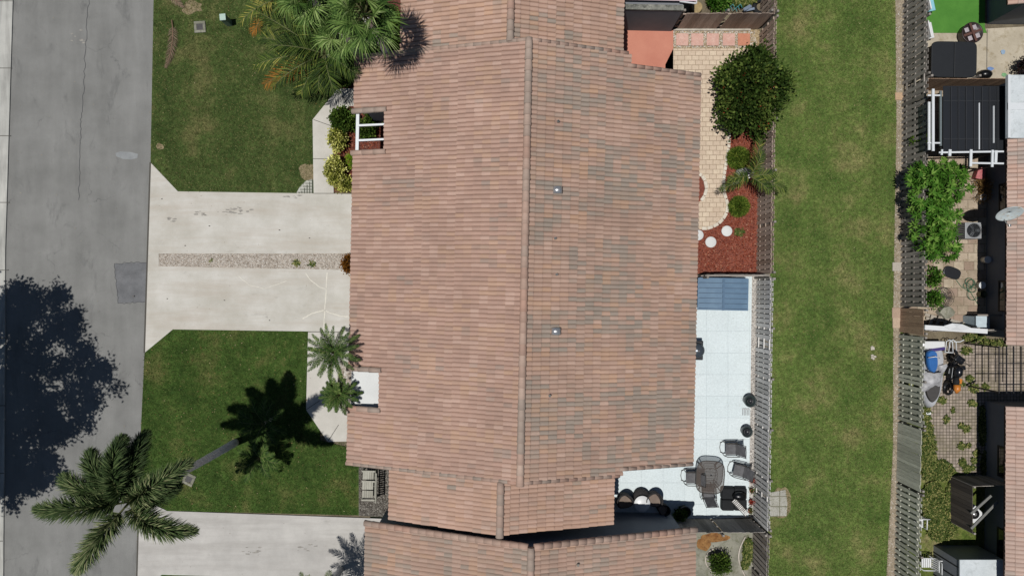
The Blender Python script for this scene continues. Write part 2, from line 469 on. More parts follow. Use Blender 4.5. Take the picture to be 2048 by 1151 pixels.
m_roofw = mottled('white_flat_roof', D(196, 204, 206), D(218, 224, 226), 1.2, D(180, 186, 186), 20, .08, bstr=.05)

# ------------------------------------------------------------------ the setting
def sheet(name, px, z, mat, below=.15):
    mb = MB(); mb.prism(wp(px), z - below, z)
    return struct(mb.build(name, mat))

g = MB(); g.sheet([(-300, -300), (300, -300), (300, 300), (-300, 300)], -.12)
struct(g.build('ground', m_far))
BIG = 900
sheet('street', [(28, -BIG), (335, -BIG), (308, 0), (302, 325), (290, 705), (275, 1151), (250, 2050), (-40, 2050), (8, 1151), (12, 500), (27, 0)], 0.0, m_asphalt, .1)
sheet('sidewalk', [(28, -BIG), (27, 0), (12, 500), (8, 1151), (-40, 2050), (-100, 2050), (-60, 1151), (-45, 0), (-40, -BIG)], .05, m_side)
lawnL = [(335, -BIG), (308, 0), (302, 325), (357, 383), (640, 387), (640, 240), (740, 160), (740, -BIG)]
sheet('front_lawn', lawnL, .04, m_lawn1, .1)
lawnC = [(347, 658), (640, 661), (640, 880), (718, 900), (718, 1030), (335, 1020), (272, 985), (283, 850), (288, 707)]
lawnC = [(290, 705), (347, 658), (640, 661), (640, 880), (720, 900), (720, 1029), (335, 1020), (302, 1002), (279, 1004), (283, 850)]
sheet('front_lawn', lawnC, .04, m_lawn2, .1)
sheet('front_lawn', [(325, 1147), (456, 1149), (700, 1152), (700, 1700), (262, 1700), (268, 1250), (300, 1165)], .04, m_lawn2, .1)
sheet('street_edge_soil', [(335, -BIG), (740, -BIG), (740, 2050), (250, 2050), (275, 1151), (290, 705), (302, 325)], -.02, m_soil, .05)
sheet('driveway', [(302, 325), (357, 383), (760, 389), (760, 507), (319, 507), (319, 532), (760, 541), (760, 664), (347, 658), (290, 705)], .06, m_drive)
sheet('driveway', [(275, 1151), (279, 1004), (302, 1002), (335, 1020), (779, 1036), (779, 1160), (325, 1147), (300, 1165), (268, 1250), (272, 1160)], .06, m_drive2)
sheet('gravel_strip', [(319, 507), (760, 507), (760, 541), (319, 532)], .045, m_grav, .05)
sheet('walkway', [(628, 387), (626, 240), (676, 178), (790, 178), (790, 213), (698, 213), (667, 254), (668, 387)], .065, m_walk)
sheet('walkway', [(617, 663), (613, 818), (656, 882), (760, 880), (760, 848), (690, 828), (668, 800), (680, 780), (683, 663)], .065, m_walk)
sheet('porch_slab', [(683, 663), (770, 664), (775, 835), (704, 835), (704, 742), (683, 720)], .05, m_walk)
# bright painted porch floor in the lower notch
sheet('porch_floor', [(704, 740), (800, 740), (800, 822), (702, 820)], .10, m_white)
sheet('planting_bed', [(669, 213), (820, 213), (820, 384), (669, 384)], .05, m_mulchd)
sheet('planting_bed', [(718, 925), (790, 925), (790, 1033), (718, 1030)], .05, m_mulchg)
sheet('planting_bed', [(640, 0), (820, -300), (820, 178), (676, 178), (660, 150)], .047, m_mulchd)
sheet('rock_bed', [(683, 722), (704, 742), (702, 835), (690, 828), (668, 800)], .07, m_grav)
mb = MB()
def jl(a, b, wd=.025, z=.069):
    p, q = W(*a), W(*b); d = (q - p).normalized(); s_ = Vector((-d.y, d.x, 0)) * wd / 2
    mb.sheet([p + s_, q + s_, q - s_, p - s_], z)
for a, b in [((628, 240), (667, 254)), ((676, 178), (698, 213)), ((627, 318), (668, 318)), ((628, 387), (668, 387)), ((617, 663), (683, 663)), ((656, 882), (678, 848)), ((613, 818), (640, 800))]:
    jl(a, b)
for y in (3, 137, 272, 405, 540, 675, 810, 945, 1080):
    jl((-55, y), (27 - y * .018, y), .03, .054)
jl((302, 325), (290, 705), .07, .0635); jl((275, 1151), (279, 1004), .07, .0635)
struct(mb.build('paving_joints', m_joint))
# root-lifted cracks patched pale on the lower driveway, and a few joints
mb = MB()
def crack(pts, wd, z=.064):
    P = [W(*p) for p in pts]
    for a, b in zip(P[:-1], P[1:]):
        n_ = 5
        pr = a; 
        for i in range(1, n_ + 1):
            q = a.lerp(b, i / n_) + Vector((random.uniform(-.012, .012), random.uniform(-.012, .012), 0))
            d = (q - pr).normalized(); s_ = Vector((-d.y, d.x, 0)) * wd * random.uniform(.35, .6)
            mb.sheet([pr + s_, q + s_ * .9, q - s_ * .9, pr - s_], z); pr = q
crack([(655, 545), (653, 585), (650, 625), (648, 658)], .05)
crack([(612, 546), (622, 560), (640, 574), (653, 577)], .035)
crack([(606, 637), (625, 626), (648, 620)], .05)
crack([(650, 620), (664, 626), (680, 631), (700, 633)], .05)
crack([(478, 552), (500, 570), (530, 577), (556, 568), (574, 561)], .022)
struct(mb.build('driveway_crack_filler', plain('crack_filler', D(226, 222, 208), .9)))
# street repairs
mb = MB(); mb.sheet(wp([(229, 527), (297, 524), (293, 603), (236, 606)]), .004); struct(mb.build('street_patch', m_patch))
mb = MB(); mb.sheet(wp([(231, 306), (240, 303), (262, 304), (276, 308), (275, 316), (262, 319), (246, 318), (233, 313)]), .004); struct(mb.build('street_patch', m_lpatch))
mb = MB()
for a, b in [((229, 527), (297, 524)), ((229, 527), (236, 606)), ((236, 606), (293, 603)), ((163, 225), (160, 290)), ((160, 290), (157, 400)), ((178, 0), (170, 110)), ((170, 110), (165, 225))]:
    p, q = W(*a), W(*b); d = (q - p).normalized(); s_ = Vector((-d.y, d.x, 0)) * .012
    k = 14; pr = p
    for i in range(1, k + 1):
        c = p.lerp(q, i / k) + (s_ * random.uniform(-4, 4) if 0 < i < k else s_ * 0)
        mb.sheet([pr + s_, c + s_, c - s_, pr - s_], .0065); pr = c
struct(mb.build('street_cracks', plain('crack_dark', D(84, 84, 86), .95)))
# alley and back yards
sheet('alley_lawn', [(1548, -BIG), (1540, 600), (1530, 1151), (1505, 2050), (1760, 2050), (1772, 1151), (1785, 900), (1786, 600), (1792, 250), (1790, 0), (1800, -BIG)], .03, m_lawn3, .1)
sheet('alley_gravel', [(1780, -BIG), (1815, -BIG), (1812, 0), (1808, 500), (1802, 900), (1794, 1151), (1780, 2050), (1740, 2050)], .015, m_gravstrip, .1)
sheet('yard_soil', [(1225, -300), (1548, -300), (1540, 600), (1530, 1300), (1225, 1300)], .0, m_soil, .1)
sheet('coral_patio', [(1225, 58), (1346, 58), (1346, 175), (1225, 175)], .06, m_coral)
sheet('stepping_gravel', [(1346, 60), (1519, 60), (1519, 100), (1346, 97)], .03, mottled('pebbles', D(150, 128, 90), D(190, 172, 140), 8, D(110, 84, 56), 16, .5, bstr=.8), .05)
pv = [(1346, 98), (1519, 98), (1519, 200), (1457, 240), (1457, 262), (1456, 300), (1449, 345), (1447, 385), (1455, 410), (1452, 425), (1444, 440), (1428, 453), (1412, 460), (1396, 458), (1330, 440), (1330, 130)]
sheet('paver_path', pv, .06, m_paver)
sheet('mulch_bed', [(1340, 200), (1519, 200), (1514, 547), (1340, 547)], .035, m_mulch, .05)
sheet('side_bed', smoothpoly([(1380, 348), (1400, 350), (1409, 362), (1412, 378), (1407, 396), (1396, 404), (1380, 400)], 4), .066, m_mulch, .05)
sheet('white_patio', [(1340, 552), (1503, 552), (1497, 1032), (1225, 1045), (1225, 900), (1340, 900)], .06, m_ptile)
sheet('fence_gravel', [(1503, 552), (1515, 552), (1508, 1035), (1497, 1032)], .03, mottled('pale_gravel', D(176, 170, 160), D(210, 204, 196), 10, D(120, 112, 104), 20, .45, bstr=.6), .05)
sheet('mossy_slab', [(1360, 1060), (1510, 1060), (1510, 1300), (1360, 1300)], .05, m_mossc)
# right-hand back yards
sheet('yard_soil', [(1812, -300), (2300, -300), (2300, 1500), (1790, 1500)], .0, m_soil, .1)
sheet('artificial_turf', [(1850, -120), (1970, -120), (1968, 55), (1972, 67), (1850, 67)], .055, m_turf)
sheet('concrete_patio', [(1815, 67), (2120, 50), (2120, 182), (1812, 182)], .04, m_ptconc)
mb = MB(); jl((1973, 60), (1972, 160), .03, .0445); struct(mb.build('patio_joint', m_joint))
sheet('flagstone_yard', [(1808, 182), (2100, 182), (2100, 655), (1806, 655)], .04, m_flag)
sheet('grid_paver_yard', [(1850, 688), (2200, 688), (2200, 970), (1990, 970), (1880, 930), (1852, 850)], .035, m_gridpav, .05)
sheet('weedy_ground', [(1800, 660), (1850, 688), (1852, 850), (1880, 930), (1990, 970), (2020, 1300), (1796, 1300)], .02, grassmat('weedy_ground', D(62, 82, 30), D(96, 106, 52), D(140, 128, 96), .54, .9), .05)
for poly in ([(1537, 984), (1570, 978), (1574, 1005), (1572, 1030), (1540, 1032)],):
    sheet('lawn_slab', poly, .05, m_slabgrid)
# bare earth ring by the slab and worn spots in the lawns
def worn(name, px, py, rx, ry, mat, z, jit=.3):
    struct(MB().sheet(smoothpoly(wp(blob(px, py, rx, ry, 12, jit)), 3), z).build(name, mat))
m_bare = mottled('bare_earth', D(126, 112, 84), D(150, 136, 106), 3, D(100, 96, 56), 18, .45)
worn('bare_soil', 1562, 1004, 20, 32, m_bare, .034, .12)
worn('bare_soil', 385, 15, 22, 14, m_bare, .044)
worn('bare_soil', 618, 345, 20, 20, m_bare, .044)
worn('bare_soil', 320, 293, 9, 6, m_bare, .044)
# open-cell grass block in the lawn corner by the driveway
mb = MB()
for i in range(7):
    mb.bar(W(594 + i * 5.2, 386 - max(0, 28 - abs(i - 6) * 6), 0) + Vector((0, 0, .052)), W(594 + i * 5.2, 387) + Vector((0, 0, .052)), .035, .03)
for j in range(5):
    mb.bar(W(596 + j * 5.2, 385 - j * 6) + Vector((0, 0, .055)), W(626, 385 - j * 6) + Vector((0, 0, .055)), .035, .03)
struct(MB().sheet(wp([(593, 387), (600, 374), (612, 362), (626, 358), (626, 387)]), .045).build('grass_block_fill', plain('pale_sand', D(190, 190, 180), .9)))
struct(mb.build('grass_block', plain('block_joint', D(96, 100, 88), .9)))  # dark grey-green bars over the pale fill

# ------------------------------------------------------------------ grass blades
def inpoly(P, poly):
    x, y = P[:, 0], P[:, 1]; c = np.zeros(len(P), bool); k = len(poly); j = k - 1
    for i in range(k):
        xi, yi = poly[i]; xj, yj = poly[j]
        cond = ((yi > y) != (yj > y)) & (x < (xj - xi) * (y - yi) / (yj - yi + 1e-12) + xi)
        c ^= cond; j = i
    return c

def np_mesh(name, V, F, uv, mat, parent=None, smooth=False):
    """V (n,k,3): one k-gon per item"""
    n, k, _ = V.shape
    me = bpy.data.meshes.new(name)
    me.vertices.add(n * k); me.vertices.foreach_set('co', V.reshape(-1).astype(np.float32))
    me.loops.add(n * k); me.loops.foreach_set('vertex_index', np.arange(n * k, dtype=np.int32))
    me.polygons.add(n); me.polygons.foreach_set('loop_start', np.arange(0, n * k, k, dtype=np.int32))
    me.polygons.foreach_set('loop_total', np.full(n, k, dtype=np.int32))
    ul = me.uv_layers.new(name='UVMap')
    ul.data.foreach_set('uv', np.repeat(uv.astype(np.float32), k, axis=0).ravel())
    me.materials.append(mat); me.update(calc_edges=True); me.validate()
    o = bpy.data.objects.new(name, me); COL.objects.link(o)
    if parent is not None: o.parent = parent
    return o

m_blade = leafmat('grass_blades', [(0, D(54, 68, 30)), (.6, D(92, 102, 56)), (1, D(150, 146, 98))], .9, 0, .1)
m_blade2 = leafmat('grass_blades_lush', [(0, D(40, 60, 22)), (.7, D(78, 104, 46)), (1, D(126, 132, 78))], .9, 0, .1)
m_blade3 = leafmat('grass_blades_alley', [(0, D(58, 78, 32)), (.6, D(98, 112, 58)), (1, D(148, 144, 98))], .9, 0, .1)
def grass(label, poly, dens, z, mat, bl=.07):
    pts = [(p.x, p.y) for p in wp(poly)]
    a = np.array(pts); lo, hi = a.min(0), a.max(0)
    lo = np.maximum(lo, [-25, -14.5]); hi = np.minimum(hi, [25, 14.5])
    n = int(dens * (hi[0] - lo[0]) * (hi[1] - lo[1]))
    P = rng.uniform(lo, hi, (n, 2)); P = P[inpoly(P, pts)]; n = len(P)
    th = rng.uniform(0, 2 * math.pi, n); L = bl * rng.uniform(.5, 1.3, n); wd = rng.uniform(.008, .018, n)
    ph = rng.uniform(0, 2 * math.pi, n); ln = L * rng.uniform(.4, 1, n)
    V = np.zeros((n, 3, 3))
    V[:, 0, :2] = P + np.c_[np.cos(th), np.sin(th)] * wd[:, None]
    V[:, 1, :2] = P - np.c_[np.cos(th), np.sin(th)] * wd[:, None]
    V[:, 2, :2] = P + np.c_[np.cos(ph), np.sin(ph)] * ln[:, None]
    V[:, :2, 2] = z; V[:, 2, 2] = z + L * .6
    o = np_mesh('grass', V, None, rng.uniform(0, 1, (n, 2)), mat)
    tag(o, label, 'grass', kind='stuff'); return o
grass('olive lawn grass between the street and the top walkway', [(309, -20), (303, 325), (357, 382), (592, 385), (626, 350), (626, 240), (674, 180), (700, 150), (640, -20)], 650, .04, m_blade)
grass('deep green lawn grass around the tall palm and its shadow', [(289, 707), (347, 659), (615, 662), (612, 818), (654, 884), (714, 884), (716, 1029), (335, 1019), (300, 1001), (280, 1002), (284, 850)], 650, .04, m_blade2)
grass('long mown strip of pale grass between the two wooden fences', [(1548, -20), (1540, 600), (1531, 1170), (1773, 1170), (1786, 900), (1787, 600), (1793, 250), (1791, -20)], 600, .03, m_blade3)
# weeds along the right yards
m_weed = leafmat('weed_leaf', [(0, D(44, 62, 24)), (.6, D(84, 98, 46)), (1, D(150, 144, 90))]) or leafmat('unused_weed', [(0, D(50, 80, 24, 1.53)), (.6, D(84, 112, 40, 1.53)), (1, D(140, 146, 70, 1.53))], .6, .1)
def weeds(label, spots, dens, h=.18):
    Vs = []
    for (px, py, rx, ry) in spots:
        c = W(px, py); n = int(dens * rx * ry)
        r_ = np.sqrt(rng.uniform(0, 1, n)); t = rng.uniform(0, 2 * math.pi, n)
        P = np.c_[c.x + r_ * np.cos(t) * rx / PM, c.y + r_ * np.sin(t) * ry / PM, rng.uniform(.05, h, n)]
        a = rng.uniform(0, 2 * math.pi, n); L = rng.uniform(.05, .13, n)[:, None]
        d = np.c_[np.cos(a), np.sin(a), rng.uniform(-.3, .5, n)]; s_ = np.c_[-np.sin(a), np.cos(a), rng.uniform(-.3, .3, n)]
        Vs.append(np.stack([P, P + d * L * .5 + s_ * L * .3, P + d * L, P + d * L * .5 - s_ * L * .3], 1))
    V = np.concatenate(Vs)
    o = np_mesh('weeds', V, None, rng.uniform(0, 1, (len(V), 2)), m_weed)
    tag(o, label, 'weeds', kind='stuff')
weeds('weeds crowding along the lower right fence', [(1852, 900, 16, 60), (1862, 1010, 24, 50), (1880, 1050, 30, 30), (1850, 830, 8, 30), (1945, 675, 22, 7), (1985, 685, 30, 6), (1905, 1000, 18, 40), (1880, 940, 25, 20), (1930, 700, 10, 7)], 2.2)
weeds('small weeds sprouting in the grid pavers', [(random.uniform(1875, 1970), random.uniform(740, 960), random.uniform(3, 8), random.uniform(3, 8)) for _ in range(26)] + [(1945, 775, 9, 7), (1962, 850, 6, 40), (1968, 930, 8, 30)], 3.5, .12)
weeds('weeds in the neighbour yard behind the top fence', [(1435, 5, 25, 9), (1480, 8, 20, 8), (1500, 0, 10, 10)], 4.5, .3)
weeds('dry ground cover sprigs in the gravel strip of the driveway', [(594, 526, 6, 6), (625, 528, 6, 5), (424, 520, 3, 3)], 3.0, .05)
weeds('low plants in the curved bed of the bottom yard', [(1495, 1100, 10, 26), (1488, 1125, 6, 10)], 4.0, .15)

# pebbles lying in the gravel strips (individual stones too many to count)
def pebbles(label, poly, dens, z, size, mat):
    pts = [(p.x, p.y) for p in wp(poly)]
    a = np.array(pts); lo, hi = a.min(0), a.max(0)
    n = int(dens * (hi[0] - lo[0]) * (hi[1] - lo[1]))
    P = rng.uniform(lo, hi, (n, 2)); P = P[inpoly(P, pts)]; n = len(P)
    s_ = rng.uniform(.5, 1.2, n) * size; th = rng.uniform(0, 6.28, n)
    V = np.zeros((n * 4, 3, 3)); uv = np.repeat(rng.uniform(0, 1, (n, 2)), 4, axis=0)
    ca, sa = np.cos(th), np.sin(th)
    ring = []
    for k in range(4):
        ex = (1, 0, -1, 0)[k] * s_; ey = (0, .65, 0, -.65)[k] * s_
        ring.append(np.c_[P[:, 0] + ex * ca - ey * sa, P[:, 1] + ex * sa + ey * ca, np.full(n, z)])
    top = np.c_[P, z + s_ * .7]
    for k in range(4):
        V[k::4, 0] = ring[k]; V[k::4, 1] = ring[(k + 1) % 4]; V[k::4, 2] = top
    o = np_mesh('pebbles', V, None, uv, mat); tag(o, label, 'gravel', kind='stuff')
m_peb = leafmat('pebble', [(0, D(120, 106, 94)), (.3, D(190, 180, 166)), (1, D(244, 240, 232))], .8)
m_peb2 = leafmat('fence_pebble', [(0, D(100, 94, 90)), (.4, D(178, 172, 166)), (1, D(230, 228, 224))], .8)
m_chip = leafmat('mulch_chip', [(0, D(80, 36, 26)), (.6, D(150, 76, 56)), (.93, D(176, 104, 80)), (1, D(210, 170, 140))], .9)
m_chipg = leafmat('grey_chip', [(0, D(50, 46, 42)), (.6, D(110, 104, 96)), (1, D(190, 186, 176))], .9)
pebbles('river gravel filling the strip down the middle of the driveway', [(320, 508), (706, 508), (706, 539), (320, 531)], 900, .045, .03, m_peb)
pebbles('pale gravel between the white patio and the fence', [(1503, 553), (1514, 553), (1507, 1034), (1498, 1030)], 700, .03, .03, m_peb2)
pebbles('brown and cream pebbles around the square stepping stones', [(1346, 63), (1510, 63), (1514, 97), (1346, 96)], 700, .03, .035, m_peb)
pebbles('rocks heaped at the foot of the small date palms', [(683, 722), (704, 742), (702, 835), (690, 828), (668, 800)], 220, .07, .07, m_peb)
pebbles('red bark chips covering the side yard bed', [(1398, 200), (1513, 200), (1512, 546), (1396, 546), (1397, 463), (1415, 463), (1445, 443), (1458, 420), (1449, 385), (1452, 345), (1460, 262)], 520, .035, .035, m_chip)
pebbles('brown bark chips in the bed by the pergola notch', [(670, 214), (772, 214), (772, 383), (670, 383)], 520, .05, .035, m_chip)
pebbles('grey bark chips under the garden bench', [(719, 926), (780, 926), (780, 1032), (719, 1029)], 600, .05, .035, m_chipg)
pebbles('small stones scattered along the lower right fence foot', [(1786, 0), (1806, 0), (1800, 600), (1795, 900), (1788, 1151), (1776, 1151), (1786, 900)], 120, .015, .03, m_peb)

# ------------------------------------------------------------------ houses
A_ = -R(1.16)
HO = Vector((.456, 0, 0))
PITCH = .334
TW, TE = .178, .36           # tile width and exposure on slope
def roof_slope(mb, deck, ridge_x, ridge_z, side, span, y0, y1, ok=lambda x, y: True, seed=0):
    """tiles from the ridge down to the eave; side -1 left / +1 right; x outward, local house coordinates"""
    ang = math.atan(PITCH); ca, sa = math.cos(ang), math.sin(ang)
    L = span / ca
    nc = int(round(L / TE)); te = L / nc
    nt_ = int(round((y1 - y0) / TW)); tw = (y1 - y0) / nt_
    rnd = random.Random(seed)
    prof = [(0, -.03), (.035, .012), (.14, .036), (.4, .05), (.66, .042), (.9, .008), (.965, -.005), (1.0, -.03)]
    for c in range(nc):
        s0, s1 = c * te - (0 if c == 0 else .012), (c + 1) * te
        shift = rnd.uniform(-.014, .014)
        for t in range(nt_):
            ya = y0 + t * tw + shift
            xm = ridge_x + side * (s0 + s1) / 2 * ca
            if not ok(xm, ya + tw / 2): continue
            mb.cur = (c + .5 + seed * 31, t + .5)
            lift = (.032 if side > 0 else .018) + rnd.uniform(-.006, .009); dn = rnd.uniform(-.004, .004); lo = rnd.uniform(-.008, .008)
            top = []; bot = []; und = []
            for (u, hh) in prof:
                y = ya + u * tw
                def P(s, n_):
                    return (ridge_x + side * (s * ca + n_ * sa), y, ridge_z - s * sa + n_ * ca)
                top.append(P(s0, hh * .9 + dn)); bot.append(P(s1 + lo, hh + lift)); und.append(P(s1 + lo, hh - .02))
            n0 = mb.add(top + bot + bot + und); k = len(prof)
            for i in range(k - 1):
                a, b, c1, d = n0 + i, n0 + i + 1, n0 + k + i + 1, n0 + k + i
                mb.face([a, b, c1, d] if side < 0 else [d, c1, b, a], True)
                a, b, c1, d = n0 + 2 * k + i, n0 + 2 * k + i + 1, n0 + 3 * k + i + 1, n0 + 3 * k + i
                mb.face([a, b, c1, d] if side < 0 else [d, c1, b, a])
    mb.cur = (.5, .5)

def caps(mb, a, b, r=.125, seg=.4, up=Vector((0, 0, 1)), seed=0):
    tp = .95 if r < .1 else .86
    a = Vector(a); b = Vector(b); d = b - a; L = d.length; d.normalize()
    n = max(1, int(round(L / seg))); sl = L / n
    sd_ = d.cross(up).normalized(); u2 = sd_.cross(d).normalized()
    rnd = random.Random(seed)
    for i in range(n):
        mb.cur = (i + 100.5 + seed * 7, seed * 3.5 + .5)
        p = a + d * (i * sl); q = a + d * ((i + 1) * sl + .03)
        ra, rb = r * tp, r * (1.02 + rnd.uniform(-.03, .05))
        K = 9; A1 = []; B1 = []; C1 = []
        for k in range(K):
            t = math.pi * (k / (K - 1)) * 1.1 - .05 * math.pi
            o_ = sd_ * math.cos(t) + u2 * math.sin(t)
            A1.append(p + o_ * ra); B1.append(q + o_ * rb); C1.append(q + o_ * rb * (.93 if r < .1 else .72))
        n0 = mb.add(A1 + B1 + C1)
        for k in range(K - 1):
            mb.face([n0 + k, n0 + K + k, n0 + K + k + 1, n0 + k + 1], True)
            mb.face([n0 + K + k, n0 + 2 * K + k, n0 + 2 * K + k + 1, n0 + K + k + 1])
        if i == 0:
            mb.face([n0 + k for k in range(K)])
    mb.cur = (.5, .5)

def deckslab(mb, ridge_x, ridge_z, side, x1, y0, y1, x0=None):
    x0 = ridge_x if x0 is None else x0
    z = lambda x: ridge_z - abs(x - ridge_x) * PITCH - .01
    vs = [(x0, y0, z(x0)), (x1, y0, z(x1)), (x1, y1, z(x1)), (x0, y1, z(x0))]
    lo = [(a, b, c - .12) for a, b, c in vs]
    n = mb.add(vs + lo)
    for q in ((0, 1, 2, 3), (7, 6, 5, 4), (0, 4, 5, 1), (1, 5, 6, 2), (2, 6, 7, 3), (3, 7, 4, 0)):
        mb.face([n + i for i in q])

def gable_wall(mb, poly_side_x, ridge_x, ridge_z, y0, y1, xl, xr):
    """walls as one pentagonal prism running along y, inside the roof"""
    z = lambda x: ridge_z - abs(x - ridge_x) * PITCH - .16
    prof = [(xl, -.1), (xr, -.1), (xr, z(xr)), (ridge_x, z(ridge_x)), (xl, z(xl))]
    n = mb.add([(x, y0, zz) for x, zz in prof] + [(x, y1, zz) for x, zz in prof]); k = 5
    mb.face([n + i for i in range(k)]); mb.face([n + k + i for i in range(k)][::-1])
    for i in range(k):
        j = (i + 1) % k; mb.face([n + j, n + i, n + k + i, n + k + j])

# --- main house
hz = thing('tiled_house', 'wide terracotta tiled house filling the centre, with two roof notches on its street side', 'house', HO, A_)
HY0, HY1 = -7.43, 9.47
N1 = (-5.82, 5.5, 7.15); N2 = (-5.88, -5.08, -3.52)
def okL(x, y):
    return not (x < N1[0] and N1[1] < y < N1[2]) and not (x < N2[0] and N2[1] < y < N2[2])
def okR(x, y):
    return x < 3.95 or (-7.2 < y < 9.02)
RZ = 5.0; SP = 7.18
rm = MB(); roof_slope(rm, None, 0, RZ, -1, SP, HY0, HY1, okL, 1)
roof_main = rm.build('roof', m_tilel, hz, world=False)
rm = MB(); roof_slope(rm, None, 0, RZ, 1, SP + .04, HY0, HY1, okR, 2)
rm.build('roof', m_tile, hz, world=False)
dk = MB()
deckslab(dk, 0, RZ, -1, N1[0] + .02, HY0 + .03, HY1 - .03)
for ya, yb in ((HY0 + .03, N2[1] - .02), (N2[2] + .02, N1[1] - .02), (N1[2] + .02, HY1 - .03)):
    deckslab(dk, 0, RZ, -1, -SP + .03, ya, yb, N1[0] + .03)
deckslab(dk, 0, RZ, 1, 3.93, HY0 + .03, HY1 - .03); deckslab(dk, 0, RZ, 1, SP - .02, -7.17, 8.99, 3.931)
dk.build('roof_deck', m_deck, roof_main, world=False)
cp = MB()
caps(cp, (0, HY1 + .06, RZ + .02), (0, HY0 - .08, RZ + .02), .155, .42, seed=1)
cp.build('ridge_cap', m_ridge, roof_main, world=False)
cp = MB()
zz = lambda x: RZ - abs(x) * PITCH + .005
for a_, b_, rr_, sg_, sd2 in (((-.1, HY1, zz(.1)), (-SP, HY1, zz(SP)), .085, .36, 2), ((.1, HY1, zz(.1)), (3.97, HY1, zz(3.97)), .085, .36, 3),
    ((3.97, 9.0, zz(3.97)), (SP, 9.0, zz(SP)), .085, .36, 4), ((-.1, HY0, zz(.1)), (-SP, HY0, zz(SP)), .085, .36, 5),
    ((.1, HY0, zz(.1)), (3.97, HY0, zz(3.97)), .085, .36, 6), ((3.97, -7.18, zz(3.97)), (SP, -7.18, zz(SP)), .085, .36, 7)):
    cp = MB(); caps(cp, a_, b_, rr_, sg_, seed=sd2); cp.build('rake_cap', m_ridge, roof_main, world=False)
for yy, s_ in ((N1[2] + .04, 8), (N1[1] - .04, 9), (N2[2] + .04, 10), (N2[1] - .04, 11)):
    cp = MB(); caps(cp, (-5.72, yy, zz(5.72) + .03), (-SP - .03, yy, zz(SP) + .03), .12, .5, seed=s_)
    cp.build('notch_cap', m_ridge, roof_main, world=False)
wl = MB()
def walls(mb, segs, rz_, rx=0):
    for xl, xr, ya, yb in segs:
        z = lambda x: rz_ - abs(x - rx) * PITCH - .17
        if xl < rx < xr:
            prof = [(xl, -.1), (xr, -.1), (xr, z(xr)), (rx, z(rx)), (xl, z(xl))]
        else:
            prof = [(xl, -.1), (xr, -.1), (xr, z(xr)), (xl, z(xl))]
        k = len(prof)
        n = mb.add([(x, ya, q) for x, q in prof] + [(x, yb, q) for x, q in prof])
        mb.face([n + i for i in range(k)]); mb.face([n + k + i for i in range(k)][::-1])
        for i in range(k):
            j = (i + 1) % k; mb.face([n + j, n + i, n + k + i, n + k + j])
walls(wl, [(-5.6, 3.8, HY0 + .25, HY1 - .25), (3.8, 6.6, -6.9, 8.7), (-6.75, -5.6, HY0 + .25, N2[1] - .15), (-6.75, -5.6, N2[2] + .15, N1[1] - .15), (-6.75, -5.6, N1[2] + .15, HY1 - .25)], RZ)
wl.build('wall', m_wallw, hz, world=False)
# garage doors, front doors and rear windows
def door_panel(parent, x, y, wy, zt, mat, name, facing=-1, handle=False, z0=.06):
    mb_ = MB(); mb_.box((x, y, (z0 + zt) / 2), (.06, wy, zt - z0))
    for i in range(4): mb_.box((x + facing * .035, y, z0 + (zt - z0) * (i + .5) / 4), (.02, wy - .3, (zt - z0) / 4 - .12))
    o_ = mb_.build(name, mat, parent, world=False)
    MB().box((x + facing * .07, y, z0 + .4 * (zt - z0)), (.05, .12, .03)).build('handle', m_darkm, o_, world=False)
    return o_
door_panel(hz, -6.79, 2.6, 2.6, 2.2, m_whitep, 'garage_door'); door_panel(hz, -6.79, -1.5, 2.6, 2.2, m_whitep, 'garage_door')
door_panel(hz, -5.645, 6.3, .95, 2.1, plain('door_paint', D(130, 100, 80), .5), 'front_door'); door_panel(hz, -5.645, -4.3, .95, 2.1, plain('door_paint', D(130, 100, 80), .5), 'front_door')
def window(parent, x, y, z, wy, wz, facing):
    f = MB()
    f.box((x, y - wy / 2, z), (.06, .06, wz)); f.box((x, y + wy / 2, z), (.06, .06, wz))
    f.box((x, y, z - wz / 2), (.058, wy + .06, .06)); f.box((x, y, z + wz / 2), (.058, wy + .06, .06)); f.box((x, y, z), (.05, wy - .06, .04))
    fo = f.build('window', m_darkm, parent, world=False)
    MB().box((x, y, z), (.02, wy - .06, wz - .06)).build('pane', m_glass, fo, world=False)
for y in (-5.2, -2.2, 1.8, 5.2, 7.6): window(hz, 6.63, y, 1.4, 1.4, 1.2, 1)
# roof vents: lead pipes and metal flue caps
def vent_pipe(px, py):
    p = W(px, py, 4.3)
    rel = Matrix.Rotation(-A_, 3, 'Z') @ (Vector((p.x, p.y, 0)) - HO)
    z = RZ - abs(rel.x) * PITCH
    mb_ = MB(); mb_.tube([(rel.x, rel.y, z - .05), (rel.x, rel.y, z + .2)], .05, 12, True)
    o_ = mb_.build('vent_pipe', plain('lead', D(120, 116, 110), .6, .3), hz, world=False)
    MB().lathe([(.0, .0), (.036, .0), (.036, .004)], (rel.x, rel.y, z + .2), 12).build('pipe_bore', m_blackp, o_, world=False)
    MB().box((rel.x, rel.y, z + .045), (.26, .22, .012), m=Matrix.Rotation(math.atan(PITCH), 3, 'Y')).build('flashing', plain('flashing_clay', D(160, 130, 116), .7), o_, world=False)
for p in ((1115, 248), (1109, 478), (1112, 549), (1098, 787)): vent_pipe(*p)
